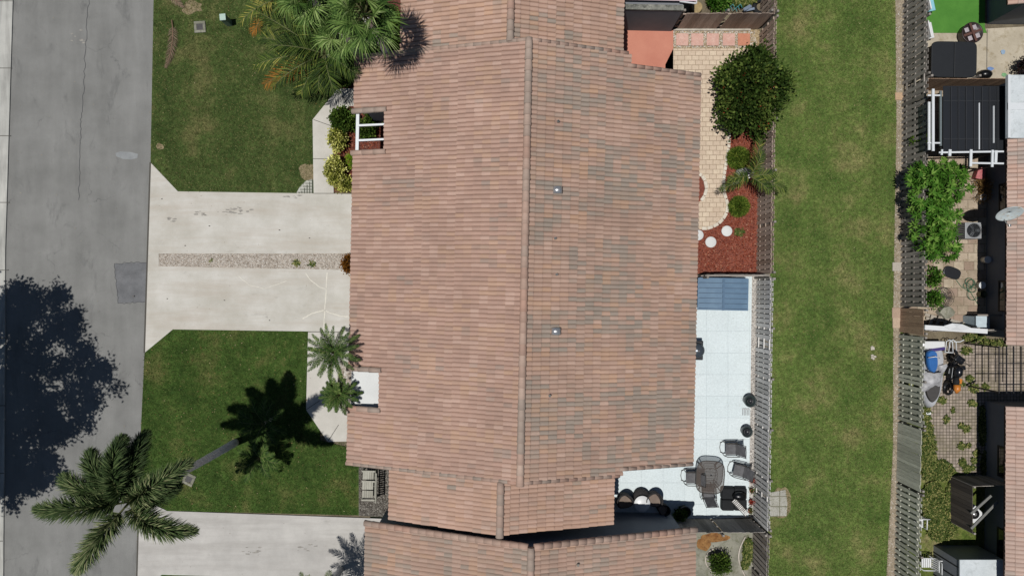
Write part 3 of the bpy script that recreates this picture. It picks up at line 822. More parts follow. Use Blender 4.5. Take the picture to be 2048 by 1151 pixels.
def flue(px, py):
    p = W(px, py, 4.4)
    rel = Matrix.Rotation(-A_, 3, 'Z') @ (Vector((p.x, p.y, 0)) - HO)
    z = RZ - abs(rel.x) * PITCH
    mb_ = MB(); K = 9
    pts = [(rel.x + math.cos(math.pi * i / (K - 1)) * .18, z + .14 + math.sin(math.pi * i / (K - 1)) * .11) for i in range(K)]
    n = mb_.add([(x, rel.y - .14, q) for x, q in pts] + [(x, rel.y + .14, q) for x, q in pts])
    for i in range(K - 1): mb_.face([n + i, n + K + i, n + K + i + 1, n + i + 1], True)
    mb_.face([n + i for i in range(K)]); mb_.face([n + K + i for i in range(K)][::-1])
    o_ = mb_.build('flue_cap', m_galv, hz, world=False)
    MB().box((rel.x, rel.y, z + .06), (.26, .2, .2)).build('flue_box', m_darkm, o_, world=False)
flue(1114, 382); flue(1111, 661)
mb = MB()
mb.box((-6.42, -4.36, 2.42), (1.36, 1.66, .05)); mb.bar((-7.06, -5.08, 2.36), (-7.06, -3.56, 2.36), .06, .12)
mb.build('porch_canopy', m_white, hz, world=False)
# pergola beams in the upper notch
mb = MB()
mb.bar((-7.02, 5.5, 2.55), (-7.02, 7.12, 2.55), .13, .16)
mb.bar((-7.02, 6.6, 2.63), (-5.7, 6.68, 2.66), .08, .1); mb.bar((-7.02, 5.98, 2.63), (-5.7, 6.06, 2.66), .08, .1)
mb.build('pergola_beam', m_metalw, hz, world=False)

# --- attached lower wings and neighbouring houses
def gable_house(label, rx, rz_, spl, spr, y0, y1, mat, wallmat, origin, rot, name='tiled_house', inset=.45, capw=.085, seed=20, caps_at=(1, 1), ok=None, rakeseg=.36, wallend=.2):
    h = thing(name, label, 'house', origin, rot)
    r_ = MB(); ok = ok or (lambda x, y: True)
    roof_slope(r_, None, rx, rz_, -1, spl, y0, y1, ok, seed); roof_slope(r_, None, rx, rz_, 1, spr, y0, y1, ok, seed + 1)
    ro = r_.build('roof', mat, h, world=False)
    d_ = MB(); deckslab(d_, rx, rz_, -1, rx - spl + .03, y0 + .03, y1 - .03); deckslab(d_, rx, rz_, 1, rx + spr - .03, y0 + .03, y1 - .03)
    d_.build('roof_deck', m_deck, ro, world=False)
    c_ = MB(); caps(c_, (rx, y1, rz_ + .02), (rx, y0 - .03, rz_ + .02), .155, .42, seed=seed)
    c_.build('ridge_cap', m_ridge, ro, world=False)
    for e, yy in ((0, y0), (1, y1)):
        if caps_at[e]:
            for sg, sp_ in ((-1, spl), (1, spr)):
                c_ = MB(); caps(c_, (rx + sg * .1, yy, rz_ - .1 * PITCH), (rx + sg * sp_, yy, rz_ - sp_ * PITCH), capw, rakeseg, seed=seed + 3 + e)
                c_.build('rake_cap', m_ridge, ro, world=False)
    w_ = MB(); walls(w_, [(rx - spl + inset, rx + spr - inset, y0 + wallend, y1 - wallend)], rz_, rx)
    w_.build('wall', wallmat, h, world=False)
    return h
hB = gable_house('narrower tiled wing joining the top of the central house, palm shadow across it', -.72, 4.73, 4.47, 4.58, 9.5, 16.5, m_tileb, m_wallw, HO, A_, 'house_wing', caps_at=(0, 0), seed=40)
hC = gable_house('short narrow tiled wing below the central house, beside the garden bench', -.74, 4.73, 4.55, 4.6, -9.55, -7.47, m_tileb, m_wallw, HO, A_, 'house_wing', caps_at=(0, 0), seed=50)
hD = gable_house('bottom tiled house cut by the lower frame edge, with rounded barrel tiles along its gable', .47, 5.0, 6.8, 6.9, -18.5, -9.86, m_tile, m_wallw, HO, A_, caps_at=(1, 1), seed=60, capw=.13)
p = W(1156, 1128, 4.5); q = Matrix.Rotation(-A_, 3, 'Z') @ (Vector((p.x, p.y, 0)) - HO); z = 5 - (q.x - .47) * PITCH
vp = MB().tube([(q.x, q.y, z - .05), (q.x, q.y, z + .2)], .05, 12).build('vent_pipe', plain('lead', D(120, 116, 110), .6, .3), hD, world=False)
for o_, ys in ((hD, (-12, -15)),):
    for y in ys: window(o_, 7.0, y, 1.4, 1.4, 1.2, 1)
# right-hand houses
eE = W(2013, 480, 2.6)
def right_house(label, ytop, ybot, seed, wallmat, wins):
    y1 = W(0, ytop, 2.6).y; y0 = W(0, ybot, 2.6).y
    h = gable_house(label, 7.18, 5.0, 7.18, 7.18, y0, y1, m_tilep, wallmat, (eE.x - .02, 0, 0), -R(.3), seed=seed, inset=.95, caps_at=(0, 0))
    for y in wins: window(h, .93, y, 1.55, 1.3, 1.3, -1)
    return h
hE = right_house('pale tiled house at the right edge beside the flagstone yard and satellite dish', 277, 689, 80, m_wallg, (3.9, -.35))
hF = right_house('pale tiled house in the lower right corner beside the grid pavers', 812, 1500, 90, m_wallg, (-7.6, -11.2))
hG = right_house('tiled house peeping into the top right corner above the concrete patio', -300, 10, 100, m_wallg, (14,))

# ------------------------------------------------------------------ fences
def fence(name_label, a, b, h=1.8, mat=m_wood, style='shadowbox', bay=2.35, pw=.155, gap=.055, group=None, post=True, z=0, postmat=None, category='fence', lean=0):
    """a, b ground points; left-hand side of a->b carries the first row of pickets"""
    a = Vector((a[0], a[1], 0)); b = Vector((b[0], b[1], 0))
    d = (b - a); L = d.length; d.normalize(); nrm = Vector((-d.y, d.x, 0))
    t = thing('wood_fence', name_label, category, a, 0, group)
    n = max(1, int(round(L / bay))); bl = L / n
    rnd = random.Random(int(L * 977) + int(a.x * 31))
    for i in range(n):
        m_ = MB(); s0 = i * bl
        for zr in (.3, .95, 1.6):
            m_.cur = (rnd.random(), 0)
            m_.bar(a + d * (s0 + .002) + Vector((0, 0, zr * h / 1.8)), a + d * (s0 + bl - .002) + Vector((0, 0, zr * h / 1.8)), .04, .08)
        rows = [(.04, 0), (-.04, (pw + gap) / 2)] if style == 'shadowbox' else [(.04, 0)]
        step = pw + gap if style == 'shadowbox' else pw + .006
        for off, ph in rows:
            k = int((bl - ph) / step)
            for j in range(k + 1):
                s = s0 + ph + j * step + pw / 2 + .01
                if s + pw / 2 > s0 + bl: continue
                m_.cur = (rnd.random(), 0)
                hh = h + rnd.uniform(-.03, .02)
                if rnd.random() < .015 and style == 'shadowbox': continue
                c = a + d * s + nrm * (off + rnd.uniform(-.003, .003))
                ang = math.atan2(d.y, d.x)
                q = Matrix.Rotation(ang, 3, 'Z') @ Matrix.Rotation(rnd.uniform(-.012, .012), 3, 'Y') @ Matrix.Rotation(rnd.uniform(-.01, .01) + lean, 3, 'X')
                m_.box(c + Vector((0, 0, hh / 2 + .03)), (pw, .018, hh), m=q)
        m_.build('picket_panel', mat, t)
    if post:
        for i in range(n + 1):
            s = min(max(i * bl, .05), L - .05)
            m_ = MB(); m_.cur = (rnd.random() * .5, 0); m_.box(a + d * s - nrm * .085 + Vector((0, 0, h / 2 + .03)), (.09, .09, h + .06), rz=math.atan2(d.y, d.x))
            m_.build('post', postmat or m_woodd, t)
    return t
def fw(px, py): return W(px, py)
# alley fence on the left: pickets face the house side (left), so run it upwards: left-hand side of a->b going up is left
fence('brown weathered picket fence beside the red mulch bed', fw(1514, 548), fw(1520, 62), mat=m_woodb, group=None)
fence('brown picket fence continuing past the top frame edge beside the neighbour yard', fw(1520.5, 57), fw(1526, -160), mat=m_woodb)
fence('grey slatted picket fence along the white patio', fw(1507, 1034), fw(1514, 556), mat=m_wood)
fence('dark picket fence beside the mossy bottom yard', fw(1500, 1300), fw(1507, 1040), mat=m_woodd)
# cross fences
fence('dark brown plank fence behind the square stepping stones', fw(1516, 57), fw(1347, 57), mat=m_woodb, style='solid')
fence('thin grey fence dividing the mulch bed from the white patio', fw(1390, 552), fw(1512, 552), mat=m_woodd, style='solid')
fence('shaded grey plank fence closing the bottom of the white patio', fw(1340, 1037), fw(1504, 1037), mat=m_woodd, style='solid')
# right-hand fence line
rf = [('dark picket fence along the upper right yards from the hot tub to the papaya-like bush', (1802, 612), (1808, -160), m_woodd, 'shadowbox'),
      ('solid brown board section set in the right fence', (1800, 664), (1801, 615), m_woodbr, 'solid'),
      ('grey picket fence section beside the jet ski', (1797, 838), (1799, 667), m_woodg, 'shadowbox'),
      ('solid greenish grey plank section in the lower right fence', (1794, 960), (1797, 841), m_woodg, 'solid'),
      ('grey brown picket fence running to the lower right corner', (1786, 1320), (1794, 963), m_woodg, 'shadowbox')]
for lab, a, b, m_, st in rf: fence(lab, fw(*a), fw(*b), mat=m_, style=st, pw=.15, gap=.1)
fence('dark plank fence between the hot tub and the screened pergola', fw(2090, 180), fw(1812, 180), mat=m_woodbr, style='solid', h=1.8)
fence('dark plank fence between the flagstone yard and the jet ski', fw(2090, 655), fw(1808, 655), mat=m_woodd, style='solid', h=1.8)

# ------------------------------------------------------------------ plants
def leaves_np(P, Dr, L, wd, name, mat, parent, uvx=None, world=True):
    """kite leaves at points P pointing along Dr"""
    n = len(P)
    Dr = Dr / (np.linalg.norm(Dr, axis=1)[:, None] + 1e-9)
    rv = rng.normal(size=(n, 3)); S = np.cross(Dr, rv); S /= np.linalg.norm(S, axis=1)[:, None] + 1e-9
    L = np.broadcast_to(L, n)[:, None]; wd = np.broadcast_to(wd, n)[:, None]
    N = np.cross(S, Dr)
    V = np.stack([P, P + Dr * L * .45 + S * wd - N * wd * .3, P + Dr * L, P + Dr * L * .45 - S * wd - N * wd * .3], 1)
    uv = rng.uniform(0, 1, (n, 2))
    if uvx is not None: uv[:, 0] = uvx
    if parent is not None and world: V = V - np.array(parent.location)[None, None]
    return np_mesh(name, V, None, uv, mat, parent)

def bush_points(c, rad, nclump, per, cr, shell=.75, lower=-.3):
    c = np.array(c); rad = np.array(rad)
    d = rng.normal(size=(nclump, 3)); d[:, 2] = np.abs(d[:, 2]) + rng.uniform(lower, .15, nclump)
    d /= np.linalg.norm(d, axis=1)[:, None]
    if rad[0] > 1.2: d *= (1 + .12 * np.sin(np.arctan2(d[:, 1], d[:, 0]) * 5 + 1) + .08 * np.sin(np.arctan2(d[:, 1], d[:, 0]) * 9))[:, None]
    cc = c + d * rad * rng.uniform(shell, 1.0, nclump)[:, None]
    P = np.repeat(cc, per, 0) + rng.normal(size=(nclump * per, 3)) * cr
    out = (P - c) / rad; up = np.array([0, 0, .5])
    return P, out + rng.normal(size=out.shape) * .7 + up, np.repeat(rng.uniform(0, 1, nclump), per)

def bush(name, label, cat, px, py, r, ht, mat, nclump=60, per=30, L=.09, wd=.03, cr=.07, ry=None, group=None, stems=True, h0=.05):
    b = W(px, py); t = thing(name, label, cat, (b.x, b.y, h0), 0, group)
    ry = ry or r
    c = (b.x, b.y, h0 + ht * .5)
    P, Dr, cl = bush_points(c, (r, ry, ht * .55), nclump, per, cr)
    P[:, 2] = np.maximum(P[:, 2], h0 + .03)
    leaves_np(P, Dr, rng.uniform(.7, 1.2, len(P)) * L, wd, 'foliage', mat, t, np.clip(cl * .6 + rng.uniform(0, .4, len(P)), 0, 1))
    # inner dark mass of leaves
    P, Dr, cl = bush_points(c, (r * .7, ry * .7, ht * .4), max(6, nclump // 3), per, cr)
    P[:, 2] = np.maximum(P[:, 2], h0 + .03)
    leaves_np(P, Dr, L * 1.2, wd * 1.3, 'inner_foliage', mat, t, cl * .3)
    if stems:
        m_ = MB()
        for k in range(5):
            a = k * 1.256 + random.random()
            m_.tube([(b.x, b.y, h0 - .05), (b.x + math.cos(a) * r * .3, b.y + math.sin(a) * ry * .3, h0 + ht * .4), (b.x + math.cos(a) * r * .7, b.y + math.sin(a) * ry * .7, h0 + ht * .75)], [.03, .02, .01], 6)
        m_.build('stem', m_bark, t)
    return t

m_vari = leafmat('variegated_leaf', [(0, D(60, 72, 24, .8)), (.35, D(120, 124, 50, .8)), (.7, D(186, 184, 104, .8)), (1, D(216, 212, 150, .8))], .4, .1)
m_green = leafmat('shrub_leaf', [(0, D(34, 52, 18, .9)), (.6, D(66, 88, 32, .9)), (1, D(110, 124, 56, .9))], .35, .1)
m_lime = leafmat('lime_leaf', [(0, D(80, 116, 20, .9)), (1, D(130, 164, 40, .9))], .6, .1)
m_ixora = leafmat('ixora_leaf', [(0, D(24, 38, 14, .9)), (.5, D(48, 66, 24, .9)), (.9, D(92, 106, 50, .9)), (1, D(120, 124, 60, .9))], .3, .05)
m_red = leafmat('red_flower', [(0, D(110, 30, 24)), (1, D(170, 60, 48))], .6)
m_round = leafmat('round_bush_leaf', [(0, D(44, 66, 20, 1.08)), (.6, D(84, 108, 36, 1.08)), (1, D(130, 140, 60, 1.08))], .5, .1)
m_orange = leafmat('bronze_leaf', [(0, D(90, 54, 20)), (.6, D(140, 92, 34)), (1, D(176, 124, 50))], .5)
m_papaya = leafmat('big_leaf', [(0, D(44, 80, 20, 1.5)), (.5, D(76, 122, 40, 1.4)), (1, D(140, 172, 82, 1.3))], .35, .15)
m_darkleaf = leafmat('purple_leaf', [(0, D(26, 18, 20)), (1, D(56, 40, 44))], .5)
m_oak = leafmat('street_tree_leaf', [(0, D(50, 64, 30)), (1, D(90, 106, 54))], .6, 0)

bush('variegated_shrub', 'yellow variegated shrub next to the walkway, left of the white pergola beams', 'shrub', 680, 282, .32, .7, m_vari, 46, 30, .11, .035, ry=.55)
bush('green_shrub', 'dark green shrub at the roof edge above the yellow one, by the walkway bend', 'shrub', 692, 246, .5, .9, m_green, 70, 30, .12, .04, ry=.5)
bush('variegated_shrub', 'largest yellow variegated shrub, tall patch at the driveway corner of the bed', 'shrub', 675, 346, .38, .7, m_vari, 70, 30, .11, .035, ry=.62)
bush('variegated_shrub', 'low yellow variegated shrub beside the driveway, touching the roof edge', 'shrub', 694, 371, .42, .45, m_vari, 40, 28, .11, .035, ry=.25)
bush('lime_shrub', 'small bright lime green shrub against the eave in the mulch bed', 'shrub', 708, 323, .25, .7, m_lime, 40, 30, .05, .012, .05, ry=.35)
bush('green_shrub', 'green shrub under the white pergola beams', 'shrub', 736, 263, .42, .6, m_green, 50, 26, .12, .04, ry=.35)
bush('green_shrub', 'dark green shrub seen in the top of the roof notch', 'shrub', 752, 240, .3, .6, m_green, 30, 26, .12, .04, ry=.25)
bush('bronze_shrub', 'small bronze shrub at the garage end of the gravel strip', 'shrub', 700, 527, .22, .35, m_orange, 30, 26, .09, .03, ry=.34)
sb = bush('flowering_shrub', 'big dark green shrub dotted with red flowers beside the cream pavers', 'shrub', 1476, 202, 1.31, 2.4, m_ixora, 120, 110, .17, .055, .2, ry=1.6)
b = W(1476, 202)
P, Dr, cl = bush_points((b.x, b.y, 1.3), (1.28, 1.55, 1.35), 50, 7, .07, .9)
leaves_np(P, Dr, .07, .025, 'flower', m_red, sb)
# the low planting under it keeps the mass closed
bush('green_shrub', 'low dark hedge plant under the palms against the top left roof corner', 'shrub', 694, 142, .75, 1.3, m_green, 110, 26, .14, .04, .1, ry=.75)
bush('green_shrub', 'dark undergrowth between the palms and the upper wing', 'shrub', 775, 80, .8, 1.2, m_green, 100, 26, .14, .04, .1, ry=1.2)
bush('green_shrub', 'dark undergrowth beneath the yellowing palm fronds', 'shrub', 640, 60, 1.1, .9, m_green, 110, 26, .14, .04, .1, ry=1.3)
bush('green_shrub', 'dark undergrowth at the top frame edge beneath the fan palms', 'shrub', 700, 5, 1.3, 1.2, m_green, 120, 26, .14, .04, .1, ry=1.2)

def grassball(label, px, py, r, ht, n=1500):
    b = W(px, py); t = thing('round_bush', label, 'bush', (b.x, b.y, .04))
    c = np.array([b.x, b.y, .1])
    d = rng.normal(size=(n, 3)); d[:, 2] = np.abs(d[:, 2]) * 1.1 + .1; d /= np.linalg.norm(d, axis=1)[:, None]
    P = c + d * np.array([r * .5, r * .5, ht * .5])
    Dr = d + rng.normal(size=d.shape) * .35
    leaves_np(P, Dr, rng.uniform(.3, .56, n) * r, .014, 'foliage', m_round, t)
    P2 = c + d[: n // 2] * np.array([r * .75, r * .75, ht * .8]) * rng.uniform(.75, 1.0, (n // 2, 1))
    leaves_np(P2, d[: n // 2] + rng.normal(size=(n // 2, 3)) * .6, .18, .012, 'blade_tips', m_round, t)
    return t
grassball('round spiky green bush, the larger one above the palm', 1472, 318, .58, 1.0, 2600)
grassball('round spiky green bush, lower one in the red mulch', 1474, 414, .53, .8, 2400)
weeds('small weed sprig in the red mulch beside the white discs', [(1477, 464, 10, 7)], 1.2, .2)

# fronds ------------------------------------------------------------
def frond_geo(base, az, el, length, droop, nl, ll, lw, foxtail=False, lift=.3, twist=0, rough=.15, tone=None, curl=0, seg=2):
    base = Vector(base); pts = []; dirs = []
    p = base.copy(); N = 14; st = length / N
    for i in range(N + 1):
        t = i / N
        e = el - droop * t ** 1.3; a = az + curl * t
        d = Vector((math.cos(a) * math.cos(e), math.sin(a) * math.cos(e), math.sin(e)))
        pts.append(p.copy()); dirs.append(d); p = p + d * st
    V4 = []; UV = []
    def sample(t):
        f = t * N; i = min(int(f), N - 1); q = f - i
        return pts[i].lerp(pts[i + 1], q), dirs[i].lerp(dirs[i + 1], q).normalized()
    rnd = random
    fr_tone = rnd.uniform(0, .5) if tone is None else tone
    for k in range(nl):
        t = .14 + .86 * (k + rnd.random() * .6) / nl
        if t > 1: t = 1
        c, d = sample(t)
        side = Vector((-math.sin(az + curl * t), math.cos(az + curl * t), 0)); up = side.cross(d).normalized() * -1
        if up.z < 0: up = -up
        prof = math.sin(math.pi * min(1, (.12 + t * .86))) ** .55
        if foxtail:
            angs = [rnd.uniform(0, 2 * math.pi) for _ in range(3)]
        else:
            angs = [lift + rnd.uniform(-.12, .12), math.pi - lift + rnd.uniform(-.12, .12)]
        for a in angs:
            o_ = side * math.cos(a) + up * math.sin(a)
            sweep = .45 + .55 * t + rnd.uniform(-rough, rough)
            dr = (o_ * math.cos(sweep) + d * math.sin(sweep)).normalized()
            L = ll * prof * rnd.uniform(.8, 1.1)
            w_ = lw * (.6 + .4 * prof)
            b0 = c; m0 = c + dr * L * .5; drop = Vector((0, 0, -1)) * L * (.12 if foxtail else .22)
            e0 = c + dr * L + drop
            sv = dr.cross(Vector((rnd.uniform(-.3, .3), rnd.uniform(-.3, .3), 1))).normalized() * w_
            V4.append([b0 + sv * .5, b0 - sv * .5, m0 - sv, m0 + sv]); V4.append([m0 + sv, m0 - sv, e0 - sv * .12, e0 + sv * .12])
            u = min(1, max(0, fr_tone * .6 + rnd.uniform(0, .75))); UV.append((u, t)); UV.append((u, t))
    return pts, V4, UV

def add_frond(parent, mat, name='frond', rmat=None, rr=.02, **kw):
    pts, V4, UV = frond_geo(**kw)
    V = np.array([[tuple(v) for v in q] for q in V4]) - np.array(parent.location)[None, None]
    o = np_mesh(name, V, None, np.array(UV), mat, parent)
    r_ = MB(); r_.tube([pts[i] for i in range(0, 15, 2)], [rr * (1 - i / 9) + .003 for i in range(8)], 6)
    ro = r_.build('rachis', rmat or m_stem, None)
    ro.data.transform(Matrix.Translation(-parent.location)); ro.parent = o
    return o

def fan_leaf(parent, base, az, el, pet, fr, mat, n=34):
    base = Vector(base)
    d = Vector((math.cos(az) * math.cos(el), math.sin(az) * math.cos(el), math.sin(el)))
    hub = base + d * pet; side = Vector((-math.sin(az), math.cos(az), 0)); up = side.cross(d)
    if up.z < 0: up = -up
    d2 = (d + Vector((0, 0, -.25))).normalized(); up = side.cross(d2) * (1 if side.cross(d2).z > 0 else -1)
    V4 = []; UV = []; tone = random.uniform(0, .5)
    for k in range(n):
        a = R(-118 + 236 * k / (n - 1)); dr = (d2 * math.cos(a) + side * math.sin(a) + up * (.18 + .15 * math.cos(a))).normalized()
        L = fr * (1 - .25 * abs(a) / R(118)) * random.uniform(.9, 1.08)
        sv = up.cross(dr).normalized() * fr * .026
        dr = (dr + Vector((random.uniform(-.1, .1), random.uniform(-.1, .1), random.uniform(-.15, .1)))).normalized()
        m0 = hub + dr * L * .5 + Vector((0, 0, -1)) * L * .05; e0 = m0 + dr * L * .42 + Vector((0, 0, -1)) * L * random.uniform(.2, .55)
        u = min(1, tone + random.uniform(0, .5))
        V4.append([hub + sv * .3, hub - sv * .3, m0 - sv + up * .0, m0 + sv]); UV.append((u, 0))
        V4.append([m0 + sv * .8, m0 - sv * .8, e0 - sv * .06, e0 + sv * .06]); UV.append((u, 1))
    V = np.array([[tuple(v) for v in q] for q in V4]) - np.array(parent.location)[None, None]
    o = np_mesh('frond', V, None, np.array(UV), mat, parent)
    r_ = MB(); r_.tube([base, base + d * pet * .6 + Vector((0, 0, .03)), hub], [.03, .02, .015], 6)
    ro = r_.build('petiole', m_stem, None); ro.data.transform(Matrix.Translation(-parent.location)); ro.parent = o
    return o

def trunk(parent, a, b, r0, r1, bend=(0, 0), mat=None, rings=True, name='trunk', n=16):
    a = Vector(a); b = Vector(b); pts = []; rs = []
    for i in range(n + 1):
        t = i / n; p = a.lerp(b, t) + Vector((bend[0], bend[1], 0)) * math.sin(math.pi * t)
        pts.append(p); rs.append((r0 + (r1 - r0) * t) * (1 + (.05 if (i % 2 and rings) else 0)))
    return MB().tube(pts, rs, 12).build(name, mat or m_trunk, parent)

# tall foxtail palm on the lower lawn
ph = 8.7
cb = W(256, 1004, ph); gb = cb.copy(); gb.z = .04
pt = thing('foxtail_palm', 'tall bushy foxtail palm leaning into view over the street and lower lawn', 'palm tree', gb)
trunk(pt, (gb.x, gb.y, -.05), (cb.x, cb.y, ph - 1.5), .17, .12, (.12, .05))
trunk(pt, (cb.x, cb.y, ph - 1.6), (cb.x, cb.y, ph - .1), .13, .07, mat=m_shaft, rings=False, name='crown_shaft', n=6)
for az, el, L, dr, cu in [(92, 58, 2.9, 1.5, -.35), (72, 42, 2.7, 1.7, .1), (104, 38, 2.4, 1.8, -.3), (30, 48, 3.1, 1.6, .1), (14, 30, 1.8, 1.5, .2), (-28, 48, 2.9, 1.6, .35), (-118, 44, 2.9, 1.5, -.25), (176, 52, 3.0, 1.6, .15), (150, 40, 2.6, 1.7, .35), (125, 42, 2.4, 1.8, .1)]:
    add_frond(pt, m_fox, base=cb + Vector((0, 0, -.1)), az=R(az), el=R(el), length=L, droop=dr, nl=300, ll=.62, lw=.017, foxtail=True, curl=cu, rr=.035)
# young palms in its shadow
for px, py, r_, lab in ((543, 838, 1.25, 'small green palm standing in the big palm shadow, upper of two'), (535, 905, 1.15, 'small green palm standing in the big palm shadow, lower of two')):
    g0 = W(px, py) ; t = thing('young_palm', lab, 'palm tree', (g0.x, g0.y, .04))
    trunk(t, (g0.x, g0.y, 0), (g0.x, g0.y, .9), .08, .06)
    for k in range(11):
        a = k * 2.399 + px
        add_frond(t, m_pyg, base=(g0.x, g0.y, .9), az=a, el=R(random.uniform(30, 65)), length=r_ * random.uniform(.9, 1.1), droop=1.4, nl=34, ll=.32, lw=.016, lift=.3, rr=.014)

# small date palms by the porch
for px, py, r_, hh, lab in ((668, 704, 1.3, 3.1, 'date palm overlapping the driveway and roof edge, upper of the porch pair'), (680, 788, .88, 2.7, 'date palm in front of the white porch floor, lower of the porch pair')):
    c0 = W(px, py, hh); t = thing('date_palm', lab, 'palm tree', (c0.x, c0.y, .06))
    trunk(t, (c0.x, c0.y, 0), (c0.x, c0.y, hh - .05), .09, .08, (.03, .02))
    n = 25
    for k in range(n):
        a = k * 2.399 + px; e = 72 - 62 * (k / n)
        add_frond(t, m_pyg, base=(c0.x, c0.y, hh), az=a, el=R(e + random.uniform(-5, 5)), length=r_ * random.uniform(.9, 1.1), droop=R(62), nl=46, ll=.2, lw=.011, lift=.3, rr=.011)

# top left cluster: a broad feather palm with yellowing fronds and fan palms
g0 = W(650, 108, 2.6)
t = thing('feather_palm', 'broad feather palm with orange tipped old fronds over the upper lawn', 'palm tree', (g0.x, g0.y, .05))
trunk(t, (g0.x, g0.y, 0), (g0.x, g0.y, 2.5), .16, .14)
for az, el, L, dr, tone, mt in [(150, 35, 3.2, .9, .2, m_frond), (168, 30, 2.9, 1.0, .3, m_frond), (190, 28, 3.1, 1.1, .4, m_frond), (215, 34, 2.7, 1.2, .2, m_frond), (262, 35, 1.7, 1.2, .2, m_frond), (285, 40, 1.9, 1.3, .1, m_frond), (120, 45, 2.8, 1.1, .2, m_frond), (95, 50, 2.6, 1.1, .1, m_frond), (60, 50, 2.4, 1.2, .2, m_frond), (20, 45, 2.3, 1.2, .2, m_frond), (325, 45, 1.9, 1.3, .1, m_frond), (238, 20, 2.0, .9, .3, m_frond), (180, 55, 2.4, 1.2, .1, m_frond), (205, 8, 2.9, .5, .4, m_dry)]:
    add_frond(t, mt, base=(g0.x, g0.y, 2.55), az=R(az), el=R(el), length=L, droop=dr, nl=46, ll=.75, lw=.017, lift=.2, tone=tone, rr=.026)
g0 = W(575, -10, 2.8)
t = thing('feather_palm', 'feather palm mostly past the top frame edge, left of the fan palms', 'palm tree', (g0.x, g0.y, .05))
trunk(t, (g0.x, g0.y, 0), (g0.x, g0.y, 2.7), .13, .12)
for az, el, L, dr, tone, mt in [(185, 40, 2.9, 1.2, .3, m_frond), (212, 30, 2.4, 1.1, .6, m_frond), (240, 30, 2.0, 1.2, .3, m_frond), (270, 35, 1.9, 1.2, .2, m_frond), (300, 40, 2.0, 1.2, .3, m_frond), (150, 45, 2.2, 1.2, .2, m_frond), (90, 50, 2, 1.2, .2, m_frond), (30, 45, 2, 1.2, .2, m_frond), (225, 12, 2.2, .6, .4, m_dry)]:
    add_frond(t, mt, base=(g0.x, g0.y, 2.75), az=R(az), el=R(el), length=L, droop=dr, nl=40, ll=.6, lw=.017, lift=.2, tone=tone, rr=.026)
def fanpalm(label, px, py, hh, r_, n, seed):
    c0 = W(px, py, hh); t = thing('fan_palm', label, 'palm tree', (c0.x, c0.y, .05))
    trunk(t, (c0.x, c0.y, 0), (c0.x, c0.y, hh), .17, .13, (.1, -.05))
    random.seed(seed)
    for k in range(n):
        a = k * 2.399; e = 78 - 95 * (k / n)
        fan_leaf(t, (c0.x, c0.y, hh), a, R(e), r_ * .52, r_ * .62, m_fan)
    return t
fanpalm('tall silvery green fan palm whose shadow falls on the tiled wing', 730, 32, 6.5, 1.5, 19, 3)
fanpalm('fan palm at the top frame edge, left of the tall one', 618, -10, 5.0, 1.45, 18, 5)
fanpalm('lower fan palm tucked beside the tall one, over the main roof corner', 682, 62, 4.4, 1.3, 16, 6)
random.seed(99)
# feather palm by the alley fence
g0 = W(1500, 352, 2.2)
t = thing('feather_palm', 'young palm with three broad fronds leaning over the alley fence', 'palm tree', (g0.x, g0.y, .04))
trunk(t, (g0.x, g0.y, 0), (g0.x, g0.y, 2.1), .08, .07)
for az, el, L, dr in [(78, 40, 1.7, 1.2), (205, 35, 1.55, 1.2), (-22, 30, 1.75, 1.2), (190, 50, 1.2, 1.3), (-45, 50, 1.2, 1.3), (70, 60, 1.2, 1.2), (2, 45, 1.1, 1.3)]:
    add_frond(t, m_frond, base=(g0.x, g0.y, 2.15), az=R(az), el=R(el), length=L, droop=dr, nl=34, ll=.42, lw=.015, lift=.25, tone=.3, rr=.02)

# fan palm whose dark crown enters at the lower edge of the driveway
c0 = W(640, 1205, 3.4)
t = thing('dark_palm', 'dark palm tips poking up from the lower frame edge over the grey driveway', 'palm tree', (c0.x, c0.y, .04))
trunk(t, (c0.x, c0.y, 0), (c0.x, c0.y, 3.3), .13, .11)
for k in range(16):
    add_frond(t, m_fox, base=(c0.x, c0.y, 3.35), az=k * 2.399, el=R(58 - k * 2.6), length=1.5, droop=R(55), nl=40, ll=.34, lw=.014, lift=.3, rr=.014)

